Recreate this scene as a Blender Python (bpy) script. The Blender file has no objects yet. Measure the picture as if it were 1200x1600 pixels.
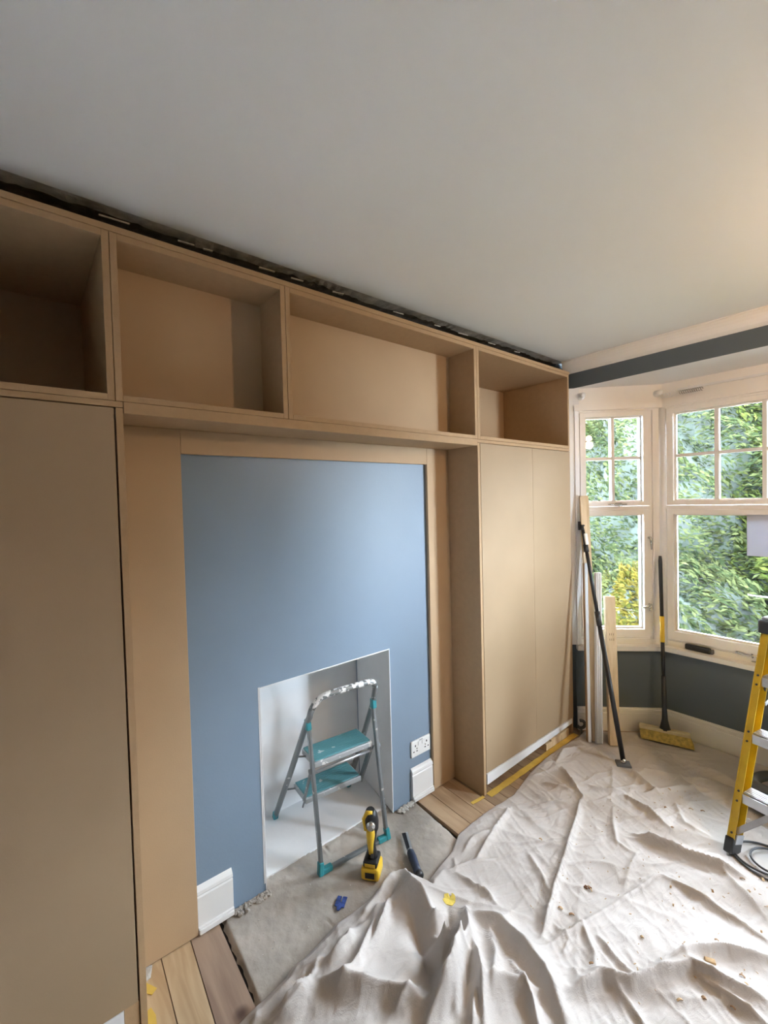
import bpy, bmesh, math, random
import numpy as np
from mathutils import Vector, Matrix
PI = math.pi
scene = bpy.context.scene
C = scene.collection
random.seed(7)

# ------------------------------------------------------------------ camera
yaw, pitch, roll = 0.888206544, -0.0268445753, -0.0253573496
cam_d = bpy.data.cameras.new('camera')
cam = bpy.data.objects.new('camera', cam_d); C.objects.link(cam)
fwd = Vector((-math.sin(yaw)*math.cos(pitch), math.cos(yaw)*math.cos(pitch), math.sin(pitch)))
rt = Vector((math.cos(yaw), math.sin(yaw), 0)); up = rt.cross(fwd)
rt2 = math.cos(roll)*rt + math.sin(roll)*up; up2 = -math.sin(roll)*rt + math.cos(roll)*up
m = Matrix.Identity(4)
for i in range(3):
    m[i][0] = rt2[i]; m[i][1] = up2[i]; m[i][2] = -fwd[i]
m[0][3], m[1][3], m[2][3] = 0, 0, 1.55
cam.matrix_world = m
cam_d.sensor_fit = 'HORIZONTAL'; cam_d.sensor_width = 36
cam_d.lens = 36*687.845/1200
cam_d.clip_start = 0.02; cam_d.clip_end = 200
scene.camera = cam

# ------------------------------------------------------------------ world and exposure
W = bpy.data.worlds.new('overcast_sky'); scene.world = W; W.use_nodes = True
bg = W.node_tree.nodes['Background']
bg.inputs[0].default_value = (0.80, 0.91, 1.08, 1); bg.inputs[1].default_value = 62.0
vs = scene.view_settings
vs.view_transform = 'Standard'; vs.look = 'None'; vs.gamma = 1; vs.use_curve_mapping = False
vs.exposure = 1.14
try:
    scene.cycles.max_bounces = 10; scene.cycles.diffuse_bounces = 6
    scene.cycles.transparent_max_bounces = 16
    scene.cycles.sample_clamp_indirect = 8
    scene.cycles.caustics_reflective = False; scene.cycles.caustics_refractive = False
except Exception: pass
LAMP_W = 14.0

def portal(x, y, z, w, h, rz):
    l = bpy.data.lights.new('window_portal', 'AREA'); l.shape = 'RECTANGLE'; l.size = w; l.size_y = h
    l.cycles.is_portal = True
    o = bpy.data.objects.new('window_portal', l); C.objects.link(o)
    o.location = (x, y, z); o.rotation_euler = (-PI/2, 0, rz)
portal(-.273, 3.30, 1.36, 1.55, 1.5, 0)
portal(-1.33, 3.05, 1.36, 0.5, 1.5, PI/4)
portal(.80, 3.07, 1.36, 0.5, 1.5, -PI/4)

# ------------------------------------------------------------------ materials
def nt(name):
    M = bpy.data.materials.new(name); M.use_nodes = True
    N = M.node_tree.nodes; L = M.node_tree.links
    return M, N, L, N['Principled BSDF']
def mat(name, col, rough=0.6, metal=0.0, var=0.0, scale=8, bump=0.0, bscale=60, spec=0.5, detail=4):
    M, N, L, P = nt(name)
    P.inputs['Base Color'].default_value = (*col, 1); P.inputs['Roughness'].default_value = rough
    P.inputs['Metallic'].default_value = metal; P.inputs['Specular IOR Level'].default_value = spec
    tc = N.new('ShaderNodeTexCoord')
    if var:
        n = N.new('ShaderNodeTexNoise'); n.inputs['Scale'].default_value = scale; n.inputs['Detail'].default_value = detail
        L.new(tc.outputs['Object'], n.inputs['Vector'])
        r = N.new('ShaderNodeValToRGB')
        r.color_ramp.elements[0].position = .3; r.color_ramp.elements[1].position = .7
        r.color_ramp.elements[0].color = (*[c*(1-var) for c in col], 1)
        r.color_ramp.elements[1].color = (*[min(1, c*(1+var)) for c in col], 1)
        L.new(n.outputs['Fac'], r.inputs['Fac']); L.new(r.outputs['Color'], P.inputs['Base Color'])
    if bump:
        n2 = N.new('ShaderNodeTexNoise'); n2.inputs['Scale'].default_value = bscale; n2.inputs['Detail'].default_value = 5
        L.new(tc.outputs['Object'], n2.inputs['Vector'])
        b = N.new('ShaderNodeBump'); b.inputs['Strength'].default_value = bump; b.inputs['Distance'].default_value = .01
        L.new(n2.outputs['Fac'], b.inputs['Height']); L.new(b.outputs['Normal'], P.inputs['Normal'])
    return M
def splat(name, base, spot, thr, scale, rough=.5, metal=0.0):
    M, N, L, P = nt(name)
    P.inputs['Roughness'].default_value = rough; P.inputs['Metallic'].default_value = metal
    tc = N.new('ShaderNodeTexCoord'); n = N.new('ShaderNodeTexNoise'); n.inputs['Scale'].default_value = scale; n.inputs['Detail'].default_value = 3
    L.new(tc.outputs['Object'], n.inputs['Vector'])
    r = N.new('ShaderNodeValToRGB'); r.color_ramp.elements[0].position = thr; r.color_ramp.elements[1].position = thr+.03
    L.new(n.outputs['Fac'], r.inputs['Fac'])
    mx = N.new('ShaderNodeMix'); mx.data_type = 'RGBA'
    mx.inputs[6].default_value = (*base, 1); mx.inputs[7].default_value = (*spot, 1)
    L.new(r.outputs['Color'], mx.inputs[0]); L.new(mx.outputs[2], P.inputs['Base Color'])
    mm = N.new('ShaderNodeMath'); mm.operation = 'MULTIPLY_ADD'; mm.inputs[1].default_value = -metal; mm.inputs[2].default_value = metal
    L.new(r.outputs['Color'], mm.inputs[0]); L.new(mm.outputs[0], P.inputs['Metallic'])
    return M
def wood(name, c1, c2, sc=(1.2, 14, 14), rough=.6, rnd=.25, knots=0.0):
    M, N, L, P = nt(name); P.inputs['Roughness'].default_value = rough
    tc = N.new('ShaderNodeTexCoord'); oi = N.new('ShaderNodeObjectInfo')
    ad = N.new('ShaderNodeVectorMath'); ad.operation = 'ADD'
    sm = N.new('ShaderNodeVectorMath'); sm.operation = 'SCALE'; sm.inputs[3].default_value = 23
    cb = N.new('ShaderNodeCombineXYZ')
    for k in range(3): L.new(oi.outputs['Random'], cb.inputs[k])
    L.new(cb.outputs[0], sm.inputs[0]); L.new(tc.outputs['Object'], ad.inputs[0]); L.new(sm.outputs[0], ad.inputs[1])
    mp = N.new('ShaderNodeMapping'); mp.inputs['Scale'].default_value = sc; L.new(ad.outputs[0], mp.inputs['Vector'])
    n = N.new('ShaderNodeTexNoise'); n.inputs['Scale'].default_value = 2.2; n.inputs['Detail'].default_value = 6; n.inputs['Distortion'].default_value = 1.2
    L.new(mp.outputs[0], n.inputs['Vector'])
    r = N.new('ShaderNodeValToRGB'); r.color_ramp.elements[0].position = .35; r.color_ramp.elements[1].position = .65
    r.color_ramp.elements[0].color = (*c1, 1); r.color_ramp.elements[1].color = (*c2, 1)
    L.new(n.outputs['Fac'], r.inputs['Fac'])
    hs = N.new('ShaderNodeHueSaturation'); L.new(r.outputs['Color'], hs.inputs['Color'])
    mr = N.new('ShaderNodeMapRange'); mr.inputs[3].default_value = 1-rnd; mr.inputs[4].default_value = 1+rnd*.6
    L.new(oi.outputs['Random'], mr.inputs[0]); L.new(mr.outputs[0], hs.inputs['Value'])
    out = hs.outputs['Color']
    if knots:
        v = N.new('ShaderNodeTexVoronoi'); v.inputs['Scale'].default_value = knots
        L.new(ad.outputs[0], v.inputs['Vector'])
        kr = N.new('ShaderNodeValToRGB'); kr.color_ramp.elements[0].position = .04; kr.color_ramp.elements[1].position = .12
        L.new(v.outputs['Distance'], kr.inputs['Fac'])
        mx = N.new('ShaderNodeMix'); mx.data_type = 'RGBA'; mx.inputs[6].default_value = (c1[0]*.35, c1[1]*.3, c1[2]*.3, 1)
        L.new(kr.outputs['Color'], mx.inputs[0]); L.new(out, mx.inputs[7]); out = mx.outputs[2]
    L.new(out, P.inputs['Base Color'])
    b = N.new('ShaderNodeBump'); b.inputs['Strength'].default_value = .15; b.inputs['Distance'].default_value = .004
    L.new(n.outputs['Fac'], b.inputs['Height']); L.new(b.outputs['Normal'], P.inputs['Normal'])
    return M

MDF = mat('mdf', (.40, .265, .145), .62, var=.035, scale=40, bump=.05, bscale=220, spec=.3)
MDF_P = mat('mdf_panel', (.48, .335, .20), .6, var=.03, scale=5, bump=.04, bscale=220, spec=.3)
MDF_DIM = mat('mdf_door_dimmed', (.345, .245, .148), .6, var=.03, scale=5, bump=.04, bscale=220, spec=.3)  # same board as the panels, colour darkened to tone down light on the doors
MDF_E = mat('mdf_cut_edge', (.44, .29, .16), .75, var=.06, scale=60, bump=.1, bscale=300, spec=.2)
BLUE = mat('slate_blue_paint', (.215, .285, .365), .42, var=.03, scale=3, bump=.04, bscale=90, spec=.4)
BLUE_SHADED = mat('slate_blue_paint_shaded', (.105, .125, .135), .45, var=.03, scale=3, bump=.03, bscale=90, spec=.4)  # same paint as the chimney breast, with shade put into a darker colour
WHITE = mat('white_gloss_trim', (.80, .79, .77), .3, bump=.02, bscale=30)
CREAM = mat('cream_trim', (.88, .84, .78), .35, bump=.02, bscale=30)
CEIL = mat('ceiling_paint', (.82, .825, .79), .85, var=.015, scale=1.2, bump=.06, bscale=14, spec=.2)
WALLW = mat('white_wall_paint', (.80, .78, .75), .8, var=.02, scale=2)
RECW = mat('white_emulsion', (.80, .80, .80), .7, var=.04, scale=5, bump=.1, bscale=25)
SCAR = mat('bare_plaster_grey', (.55, .53, .49), .95, var=.35, scale=12, bump=.8, bscale=40)
DARK_BROWN = mat('dark_brown_rough', (.22, .19, .155), .95, var=.4, scale=18, bump=.8, bscale=50)
CHIP = mat('plaster_chip', (.62, .60, .56), .9, var=.15, scale=50, bump=.5, bscale=90)
CONC = mat('hearth_concrete', (.42, .375, .325), .9, var=.34, scale=4, bump=.45, bscale=30, detail=9)
PLANK = wood('floorboard_oak', (.30, .195, .115), (.44, .31, .195), (1.0, 9, 9), .55, .22)
PLANK_P = wood('floorboard_pine', (.40, .27, .15), (.56, .41, .25), (1.0, 7, 7), .55, .30, knots=5)
PINE = wood('pine_timber', (.58, .42, .24), (.72, .56, .36), (14, 14, 1.2), .6, .08, knots=4)
PINE_E = wood('pine_edge', (.36, .22, .11), (.50, .33, .18), (14, 14, 1.2), .6, .08)
DARK = mat('void_dark', (.012, .010, .009), .9, bump=.1)
TAPE = mat('masking_tape_yellow', (.70, .47, .09), .6, var=.10, scale=20)
TEAL = splat('teal_plastic_tread', (.095, .27, .30), (.45, .52, .53), .66, 26, .5)
TEAL_P = splat('teal_cap', (.03, .24, .27), (.3, .5, .5), .72, 60, .4)
STEEL = splat('stool_grey_tube', (.22, .235, .24), (.55, .55, .54), .66, 34, .35, .55)
STEEL_W = splat('paint_splashed_tube', (.20, .21, .21), (.85, .84, .82), .50, 42, .4, .5)
ALU = mat('aluminium', (.50, .50, .51), .42, .75, var=.08, scale=25)
ALU_S = splat('stool_tread_edge', (.48, .50, .51), (.82, .82, .80), .60, 30, .4, .6)
CHROME = mat('chrome', (.62, .62, .60), .22, .9, bump=.02)
YEL = mat('yellow_fibreglass', (.55, .36, .02), .4, var=.12, scale=12, bump=.05)
YEL_T = mat('tool_yellow', (.80, .52, .04), .4, bump=.03)
BLK = mat('black_plastic', (.018, .018, .019), .45, bump=.03)
BLK_M = mat('black_metal_pole', (.02, .02, .022), .35, .2, bump=.02)
GREYR = mat('grey_hose', (.12, .125, .13), .5, bump=.05)
BRIST = mat('yellow_bristles', (.62, .47, .14), .8, var=.3, scale=60)
BRHEAD = mat('broom_wood', (.70, .58, .34), .6, var=.06, scale=30)
PLUG = mat('white_plastic', (.82, .82, .80), .3, bump=.01)
NAVY = mat('navy_grip', (.025, .035, .065), .5, bump=.05)
BLUEP = mat('blue_wax_crayon', (.03, .06, .22), .6, var=.5, scale=90)
PAPERB = mat('blue_white_plank', (.74, .74, .74), .5, var=.02)

def glass():
    M = bpy.data.materials.new('window_glass'); M.use_nodes = True
    N = M.node_tree.nodes; L = M.node_tree.links; N.clear()
    o = N.new('ShaderNodeOutputMaterial'); mx = N.new('ShaderNodeMixShader')
    t = N.new('ShaderNodeBsdfTransparent'); t.inputs[0].default_value = (.95, .97, .96, 1)
    g = N.new('ShaderNodeBsdfGlossy'); g.inputs['Roughness'].default_value = .015
    f = N.new('ShaderNodeFresnel'); f.inputs[0].default_value = 1.5
    mu = N.new('ShaderNodeMath'); mu.operation = 'MULTIPLY'; mu.inputs[1].default_value = 1.0
    L.new(f.outputs[0], mu.inputs[0]); L.new(mu.outputs[0], mx.inputs[0])
    L.new(t.outputs[0], mx.inputs[1]); L.new(g.outputs[0], mx.inputs[2]); L.new(mx.outputs[0], o.inputs[0])
    return M
GLASS = glass()
def emis(name, col, s):
    M, N, L, P = nt(name); P.inputs['Emission Color'].default_value = (*col, 1); P.inputs['Emission Strength'].default_value = s
    P.inputs['Base Color'].default_value = (*col, 1); return M
BULB = emis('warm_bulb', (1, .66, .34), 60)
def leafmat(name, cols, trans=.4):
    M, N, L, P = nt(name); P.inputs['Roughness'].default_value = .9; P.inputs['Specular IOR Level'].default_value = .03
    ge = N.new('ShaderNodeNewGeometry'); r = N.new('ShaderNodeValToRGB')
    e = r.color_ramp.elements
    while len(e) < len(cols): e.new(.5)
    for i, c in enumerate(cols): e[i].position = i/(len(cols)-1); e[i].color = (*c, 1)
    L.new(ge.outputs['Random Per Island'], r.inputs['Fac']); L.new(r.outputs['Color'], P.inputs['Base Color'])
    tr = N.new('ShaderNodeBsdfTranslucent'); L.new(r.outputs['Color'], tr.inputs[0])
    mx = N.new('ShaderNodeMixShader'); mx.inputs[0].default_value = trans
    L.new(P.outputs[0], mx.inputs[1]); L.new(tr.outputs[0], mx.inputs[2])
    L.new(mx.outputs[0], N['Material Output'].inputs[0])
    return M
LEAF = leafmat('green_leaves', [(0.0085, 0.0120, 0.0033), (0.0136, 0.0202, 0.0039), (0.0229, 0.0285, 0.0065), (0.0357, 0.0377, 0.0091)])  # leaf, bark and lawn colours set below real ones to offset sky brightness
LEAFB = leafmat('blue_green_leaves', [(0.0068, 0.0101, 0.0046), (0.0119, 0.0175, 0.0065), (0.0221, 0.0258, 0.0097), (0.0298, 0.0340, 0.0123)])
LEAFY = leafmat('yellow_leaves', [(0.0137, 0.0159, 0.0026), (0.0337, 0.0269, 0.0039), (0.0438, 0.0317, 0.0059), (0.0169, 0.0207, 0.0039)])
BARK = mat('bark', (.02, .018, .014), .9, var=.3, scale=20, bump=.5)
SHADE = mat('inner_twigs', (.006, .010, .006), .95, var=.5, scale=6, bump=.6, bscale=10)  # solid backing shell, darkened with the leaves to offset sky brightness
GRASS = mat('lawn', (.02, .03, .012), .95, var=.4, scale=10, bump=.6)

def cloth_mat():
    M, N, L, P = nt('cotton_dust_sheet'); P.inputs['Roughness'].default_value = .9; P.inputs['Specular IOR Level'].default_value = .15
    tc = N.new('ShaderNodeTexCoord')
    n = N.new('ShaderNodeTexNoise'); n.inputs['Scale'].default_value = 3.0; n.inputs['Detail'].default_value = 5; L.new(tc.outputs['Object'], n.inputs['Vector'])
    r = N.new('ShaderNodeValToRGB'); r.color_ramp.elements[0].position = .3; r.color_ramp.elements[1].position = .7
    r.color_ramp.elements[0].color = (.50, .455, .42, 1); r.color_ramp.elements[1].color = (.60, .56, .53, 1)
    L.new(n.outputs['Fac'], r.inputs['Fac']); L.new(r.outputs['Color'], P.inputs['Base Color'])
    w = N.new('ShaderNodeTexNoise'); w.inputs['Scale'].default_value = 320; w.inputs['Detail'].default_value = 2
    w2 = N.new('ShaderNodeTexNoise'); w2.inputs['Scale'].default_value = 22; w2.inputs['Detail'].default_value = 6; w2.inputs['Distortion'].default_value = 1.0
    mp = N.new('ShaderNodeMapping'); mp.inputs['Rotation'].default_value = (0, 0, .5); mp.inputs['Scale'].default_value = (1.6, .6, 1)
    L.new(tc.outputs['Object'], mp.inputs[0]); L.new(mp.outputs[0], w2.inputs['Vector']); L.new(tc.outputs['Object'], w.inputs['Vector'])
    b = N.new('ShaderNodeBump'); b.inputs['Strength'].default_value = .25; b.inputs['Distance'].default_value = .002
    b2 = N.new('ShaderNodeBump'); b2.inputs['Strength'].default_value = .35; b2.inputs['Distance'].default_value = .012
    L.new(w.outputs['Fac'], b.inputs['Height']); L.new(w2.outputs['Fac'], b2.inputs['Height'])
    L.new(b2.outputs['Normal'], b.inputs['Normal']); L.new(b.outputs['Normal'], P.inputs['Normal'])
    return M
CLOTH = cloth_mat()
def paper_mat():
    M, N, L, P = nt('printed_paper'); P.inputs['Roughness'].default_value = .8
    tc = N.new('ShaderNodeTexCoord'); sx = N.new('ShaderNodeSeparateXYZ'); L.new(tc.outputs['Object'], sx.inputs[0])
    wv = N.new('ShaderNodeMath'); wv.operation = 'MULTIPLY'; wv.inputs[1].default_value = 2*PI/.0165
    L.new(sx.outputs['Z'], wv.inputs[0]); s = N.new('ShaderNodeMath'); s.operation = 'SINE'; L.new(wv.outputs[0], s.inputs[0])
    g = N.new('ShaderNodeMath'); g.operation = 'GREATER_THAN'; g.inputs[1].default_value = .35; L.new(s.outputs[0], g.inputs[0])
    n = N.new('ShaderNodeTexNoise'); n.inputs['Scale'].default_value = 60; mp = N.new('ShaderNodeMapping'); mp.inputs['Scale'].default_value = (1, 1, .35)
    L.new(tc.outputs['Object'], mp.inputs[0]); L.new(mp.outputs[0], n.inputs['Vector'])
    g2 = N.new('ShaderNodeMath'); g2.operation = 'GREATER_THAN'; g2.inputs[1].default_value = .46; L.new(n.outputs['Fac'], g2.inputs[0])
    # margins
    a = N.new('ShaderNodeMath'); a.operation = 'ABSOLUTE'
    sb = N.new('ShaderNodeMath'); sb.operation = 'SUBTRACT'; sb.inputs[1].default_value = -.546; L.new(sx.outputs['X'], sb.inputs[0]); L.new(sb.outputs[0], a.inputs[0])
    l = N.new('ShaderNodeMath'); l.operation = 'LESS_THAN'; l.inputs[1].default_value = .078; L.new(a.outputs[0], l.inputs[0])
    m1 = N.new('ShaderNodeMath'); m1.operation = 'MULTIPLY'; L.new(g.outputs[0], m1.inputs[0]); L.new(g2.outputs[0], m1.inputs[1])
    m2 = N.new('ShaderNodeMath'); m2.operation = 'MULTIPLY'; L.new(m1.outputs[0], m2.inputs[0]); L.new(l.outputs[0], m2.inputs[1])
    mx = N.new('ShaderNodeMix'); mx.data_type = 'RGBA'; mx.inputs[6].default_value = (.74, .75, .84, 1); mx.inputs[7].default_value = (.22, .24, .42, 1)
    L.new(m2.outputs[0], mx.inputs[0]); L.new(mx.outputs[2], P.inputs['Base Color'])
    tr = N.new('ShaderNodeBsdfTranslucent'); L.new(mx.outputs[2], tr.inputs[0])
    ms = N.new('ShaderNodeMixShader'); ms.inputs[0].default_value = .5
    L.new(P.outputs[0], ms.inputs[1]); L.new(tr.outputs[0], ms.inputs[2]); L.new(ms.outputs[0], N['Material Output'].inputs[0])
    return M
PAPER = paper_mat()

# ------------------------------------------------------------------ mesh helpers (all geometry is given in world coordinates)
ORG = {}
def nb(): return bmesh.new()
def box(bm, x0, x1, y0, y1, z0, z1, M=None, bev=0.0):
    vs_ = [Vector((x, y, z)) for z in (z0, z1) for y in (y0, y1) for x in (x0, x1)]
    if M is not None: vs_ = [M @ v for v in vs_]
    b = [bm.verts.new(v) for v in vs_]
    fs = [bm.faces.new([b[i] for i in q]) for q in ((0, 2, 3, 1), (4, 5, 7, 6), (0, 1, 5, 4), (2, 6, 7, 3), (0, 4, 6, 2), (1, 3, 7, 5))]
    if bev > 0:
        es = list({e for f in fs for e in f.edges})
        bmesh.ops.bevel(bm, geom=es, offset=bev, segments=2, affect='EDGES', profile=.5)
def hexa(bm, lo, hi):
    b = [bm.verts.new(v) for v in list(lo)+list(hi)]
    n = len(lo)
    bm.faces.new(b[:n][::-1]); bm.faces.new(b[n:])
    for i in range(n):
        j = (i+1) % n; bm.faces.new((b[i], b[j], b[n+j], b[n+i]))
def frames(pts, closed=False):
    P = [Vector(p) for p in pts]; n = len(P); T = []
    for i in range(n):
        a = P[(i-1) % n] if (closed or i > 0) else P[0]
        c = P[(i+1) % n] if (closed or i < n-1) else P[-1]
        T.append((c-a).normalized())
    u = T[0].orthogonal().normalized(); out = []
    for i in range(n):
        u = (u-T[i]*u.dot(T[i])).normalized(); out.append((P[i], T[i], u, T[i].cross(u)))
    return out
def tube(bm, pts, r, n=12, closed=False, cap=True):
    F = frames(pts, closed); rs = r if isinstance(r, (list, tuple)) else [r]*len(pts)
    R = []
    for (p, t, u, v), rr in zip(F, rs):
        R.append([bm.verts.new(p+u*math.cos(2*PI*k/n)*rr+v*math.sin(2*PI*k/n)*rr) for k in range(n)])
    m_ = len(R)
    for i in range(m_ if closed else m_-1):
        a, b = R[i], R[(i+1) % m_]
        for k in range(n):
            f = bm.faces.new((a[k], a[(k+1) % n], b[(k+1) % n], b[k])); f.smooth = True
    if cap and not closed:
        bm.faces.new(R[0][::-1]); bm.faces.new(R[-1])
def bar(bm, p, q, w, d, side=None, bev=0.0):
    p = Vector(p); q = Vector(q); t = q-p; L_ = t.length; t.normalize()
    s = Vector(side) if side is not None else t.orthogonal()
    s = (s-t*s.dot(t)).normalized(); o = t.cross(s)
    M = Matrix((( s.x, o.x, t.x, p.x), (s.y, o.y, t.y, p.y), (s.z, o.z, t.z, p.z), (0, 0, 0, 1)))
    box(bm, -w/2, w/2, -d/2, d/2, 0, L_, M, bev)
def rmat(loc, rz=0, rx=0, ry=0):
    return Matrix.Translation(loc) @ Matrix.Rotation(rz, 4, 'Z') @ Matrix.Rotation(ry, 4, 'Y') @ Matrix.Rotation(rx, 4, 'X')
def lathe(bm, prof, M, n=20):
    R = []
    for r, z in prof:
        R.append([bm.verts.new(M @ Vector((r*math.cos(2*PI*k/n), r*math.sin(2*PI*k/n), z))) for k in range(n)])
    for a, b in zip(R, R[1:]):
        for k in range(n):
            f = bm.faces.new((a[k], a[(k+1) % n], b[(k+1) % n], b[k])); f.smooth = True
    bm.faces.new(R[0][::-1]); bm.faces.new(R[-1])
def arc(c, r, a0, a1, n, U, V):
    c = Vector(c); U = Vector(U); V = Vector(V)
    return [c+U*math.cos(a0+(a1-a0)*i/n)*r+V*math.sin(a0+(a1-a0)*i/n)*r for i in range(n+1)]

def obj(name, bm, m_, parent=None, loc=None, fix=True):
    if fix: bmesh.ops.recalc_face_normals(bm, faces=bm.faces)
    org = ORG[parent.name] if parent is not None else (Vector(loc) if loc is not None else Vector((0, 0, 0)))
    bmesh.ops.translate(bm, verts=bm.verts, vec=-org)
    me = bpy.data.meshes.new(name); bm.to_mesh(me); bm.free(); me.materials.append(m_)
    o = bpy.data.objects.new(name, me); C.objects.link(o)
    if parent is not None: o.parent = parent
    else: o.location = org
    ORG[o.name] = org
    return o
def thing(name, label, cat, loc, group=None):
    o = bpy.data.objects.new(name, None); C.objects.link(o); o.location = loc; o.empty_display_size = .05
    ORG[o.name] = Vector(loc); tag(o, label, cat, group); return o
def tag(o, label, cat, group=None):
    o['label'] = label; o['category'] = cat
    if group: o['group'] = group
    return o
def root(name, loc=(0, 0, 0), label=None):
    o = bpy.data.objects.new(name, None); C.objects.link(o); o.location = loc; o['kind'] = 'structure'
    o.empty_display_size = .05
    if label: o['label'] = label
    ORG[o.name] = Vector(loc); return o
def struct(name, bm, m_, label=None, parent=None):
    o = obj(name, bm, m_, parent)
    if parent is None: o['kind'] = 'structure'
    if label: o['label'] = label
    return o

# ------------------------------------------------------------------ floor
CZ = 2.42
b = nb(); box(b, -2.3, 1.95, -1.9, 3.5, -.14, -.022)
floor = struct('floor', b, DARK, 'timber floor of the room with a concrete hearth patch, mostly under a dust sheet')
def floorboard(y0l, y0r, y1l, y1r, x0, x1, m_, zt=0.0):
    b = nb(); g = .0015
    hexa(b, [(x0, y0l+g, -.022), (x1, y0r+g, -.022), (x1, y1r-g, -.022), (x0, y1l-g, -.022)],
            [(x0, y0l+g, zt), (x1, y0r+g, zt), (x1, y1r-g, zt), (x0, y1l-g, zt)])
    obj('floorboard', b, m_, floor)
# left strip of pine boards, slightly askew
PLANK_D = wood('floorboard_dark_pine', (.27, .18, .13), (.40, .28, .20), (1.0, 7, 7), .55, .1, knots=4)
ys = [(.505, .492), (.415, .375), (.313, .288), (.20, .17), (.09, .06), (-.02, -.05), (-.13, -.16)]
for k, ((a, a2), (c, c2)) in enumerate(zip(ys[1:], ys)): floorboard(a, a2, c, c2, -1.95, -1.17, PLANK_D if k == 0 else PLANK_P, random.uniform(-.002, 0))
floorboard(-.27, -.27, -.13, -.16, -1.95, -1.17, PLANK_P); floorboard(-.27, -.27, -.13, -.13, -1.168, 1.9, PLANK)
y = -.38
while y > -1.85: floorboard(y, y, y+.11, y+.11, -1.95, 1.9, PLANK, 0); y -= .11
# boards in front of hearth (under the sheet)
y = -.13
while y < 1.45:
    floorboard(y, y, min(y+.112, 1.50), min(y+.112, 1.50), -1.166, 1.9, PLANK, random.uniform(-.002, 0)); y += .112
# right field of boards
edges = [1.522+.092*i for i in range(14)]
for i, (a, c) in enumerate(zip(edges, edges[1:])):
    sk = -.045*max(0, 1-i/12)
    sk2 = -.045*max(0, 1-(i+1)/12)
    floorboard(a, a+sk*1.0, c, c+sk2*1.0, -1.95, -1.0, PLANK, random.uniform(-.0015, 0))
    floorboard(a+sk, a+sk, c+sk2, c+sk2, -.998, 1.9, PLANK, random.uniform(-.0015, 0))
y = edges[-1]
while y < 3.4: floorboard(y, y, y+.09, y+.09, -1.95, 1.9, PLANK); y += .09

# concrete hearth: grid with broken edges
def vnoise(x, y, seed=0):
    rs = np.random.RandomState(seed); T = rs.rand(257, 257)
    xi = np.floor(x).astype(int); yi = np.floor(y).astype(int); fx = x-xi; fy = y-yi
    fx = fx*fx*(3-2*fx); fy = fy*fy*(3-2*fy); xi %= 256; yi %= 256
    return (T[xi, yi]*(1-fx)*(1-fy)+T[xi+1, yi]*fx*(1-fy)+T[xi, yi+1]*(1-fx)*fy+T[xi+1, yi+1]*fx*fy)*2-1
def grid_mesh(name, X, Y, Z, m_, parent=None, smooth=True):
    h, w = X.shape
    me = bpy.data.meshes.new(name)
    v = np.stack([X, Y, Z], -1).reshape(-1, 3).astype(np.float32)
    idx = np.arange(h*w).reshape(h, w)
    f = np.stack([idx[:-1, :-1], idx[:-1, 1:], idx[1:, 1:], idx[1:, :-1]], -1).reshape(-1, 4)
    me.vertices.add(len(v)); me.vertices.foreach_set('co', v.ravel())
    me.loops.add(f.size); me.loops.foreach_set('vertex_index', f.ravel().astype(np.int32))
    me.polygons.add(len(f)); me.polygons.foreach_set('loop_start', np.arange(0, f.size, 4, dtype=np.int32))
    me.polygons.foreach_set('loop_total', np.full(len(f), 4, np.int32))
    me.update(calc_edges=True); me.validate()
    if smooth: me.polygons.foreach_set('use_smooth', np.ones(len(f), bool))
    me.materials.append(m_)
    o = bpy.data.objects.new(name, me); C.objects.link(o)
    if parent is not None: o.parent = parent
    ORG[o.name] = Vector((0, 0, 0)); return o
u = np.linspace(0, 1, 90); v = np.linspace(0, 1, 190); U, V = np.meshgrid(u, v)
HX = -1.715+U*.545
HY = (.515+V*(1.512-.515)) + (-.02*U)*(1-V) + (-.045*U)*V*1.0
edge = np.minimum(V, 1-V)
HY = HY+np.where(V < .01, .006*vnoise(U*30, U*0, 3), 0)+np.where(V > .99, .004*vnoise(U*30, U*0, 4), 0)
HZ = -.004+.003*vnoise(HX*9, HY*9, 1)+.0015*vnoise(HX*40, HY*40, 2)
bord = np.clip(1-edge/.012, 0, 1)
HZ = HZ-.016*bord
near_w = np.clip(1-(HX+1.715)/.10, 0, 1)*np.clip(1-np.abs(vnoise(HX*12, HY*12, 8))*1.2, 0, 1)
HZ = HZ+.010*near_w*np.abs(vnoise(HX*45, HY*45, 6))-.003*near_w
crack = np.abs(HY-(.80+.02*vnoise(HX*20, HX*0, 9)))
HZ = HZ-.006*np.exp(-(crack/.004)**2)*(HX > -1.40)
hearth = grid_mesh('concrete_hearth', HX, HY, HZ, CONC, floor)
hearth['label'] = 'rough grey concrete hearth patch in front of fireplace'

# ------------------------------------------------------------------ ceiling, walls
b = nb(); box(b, -1.495, 1.95, -1.9, 2.80, CZ, CZ+.1)
ceil = struct('ceiling', b, CEIL, 'smooth off-white ceiling')
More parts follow.
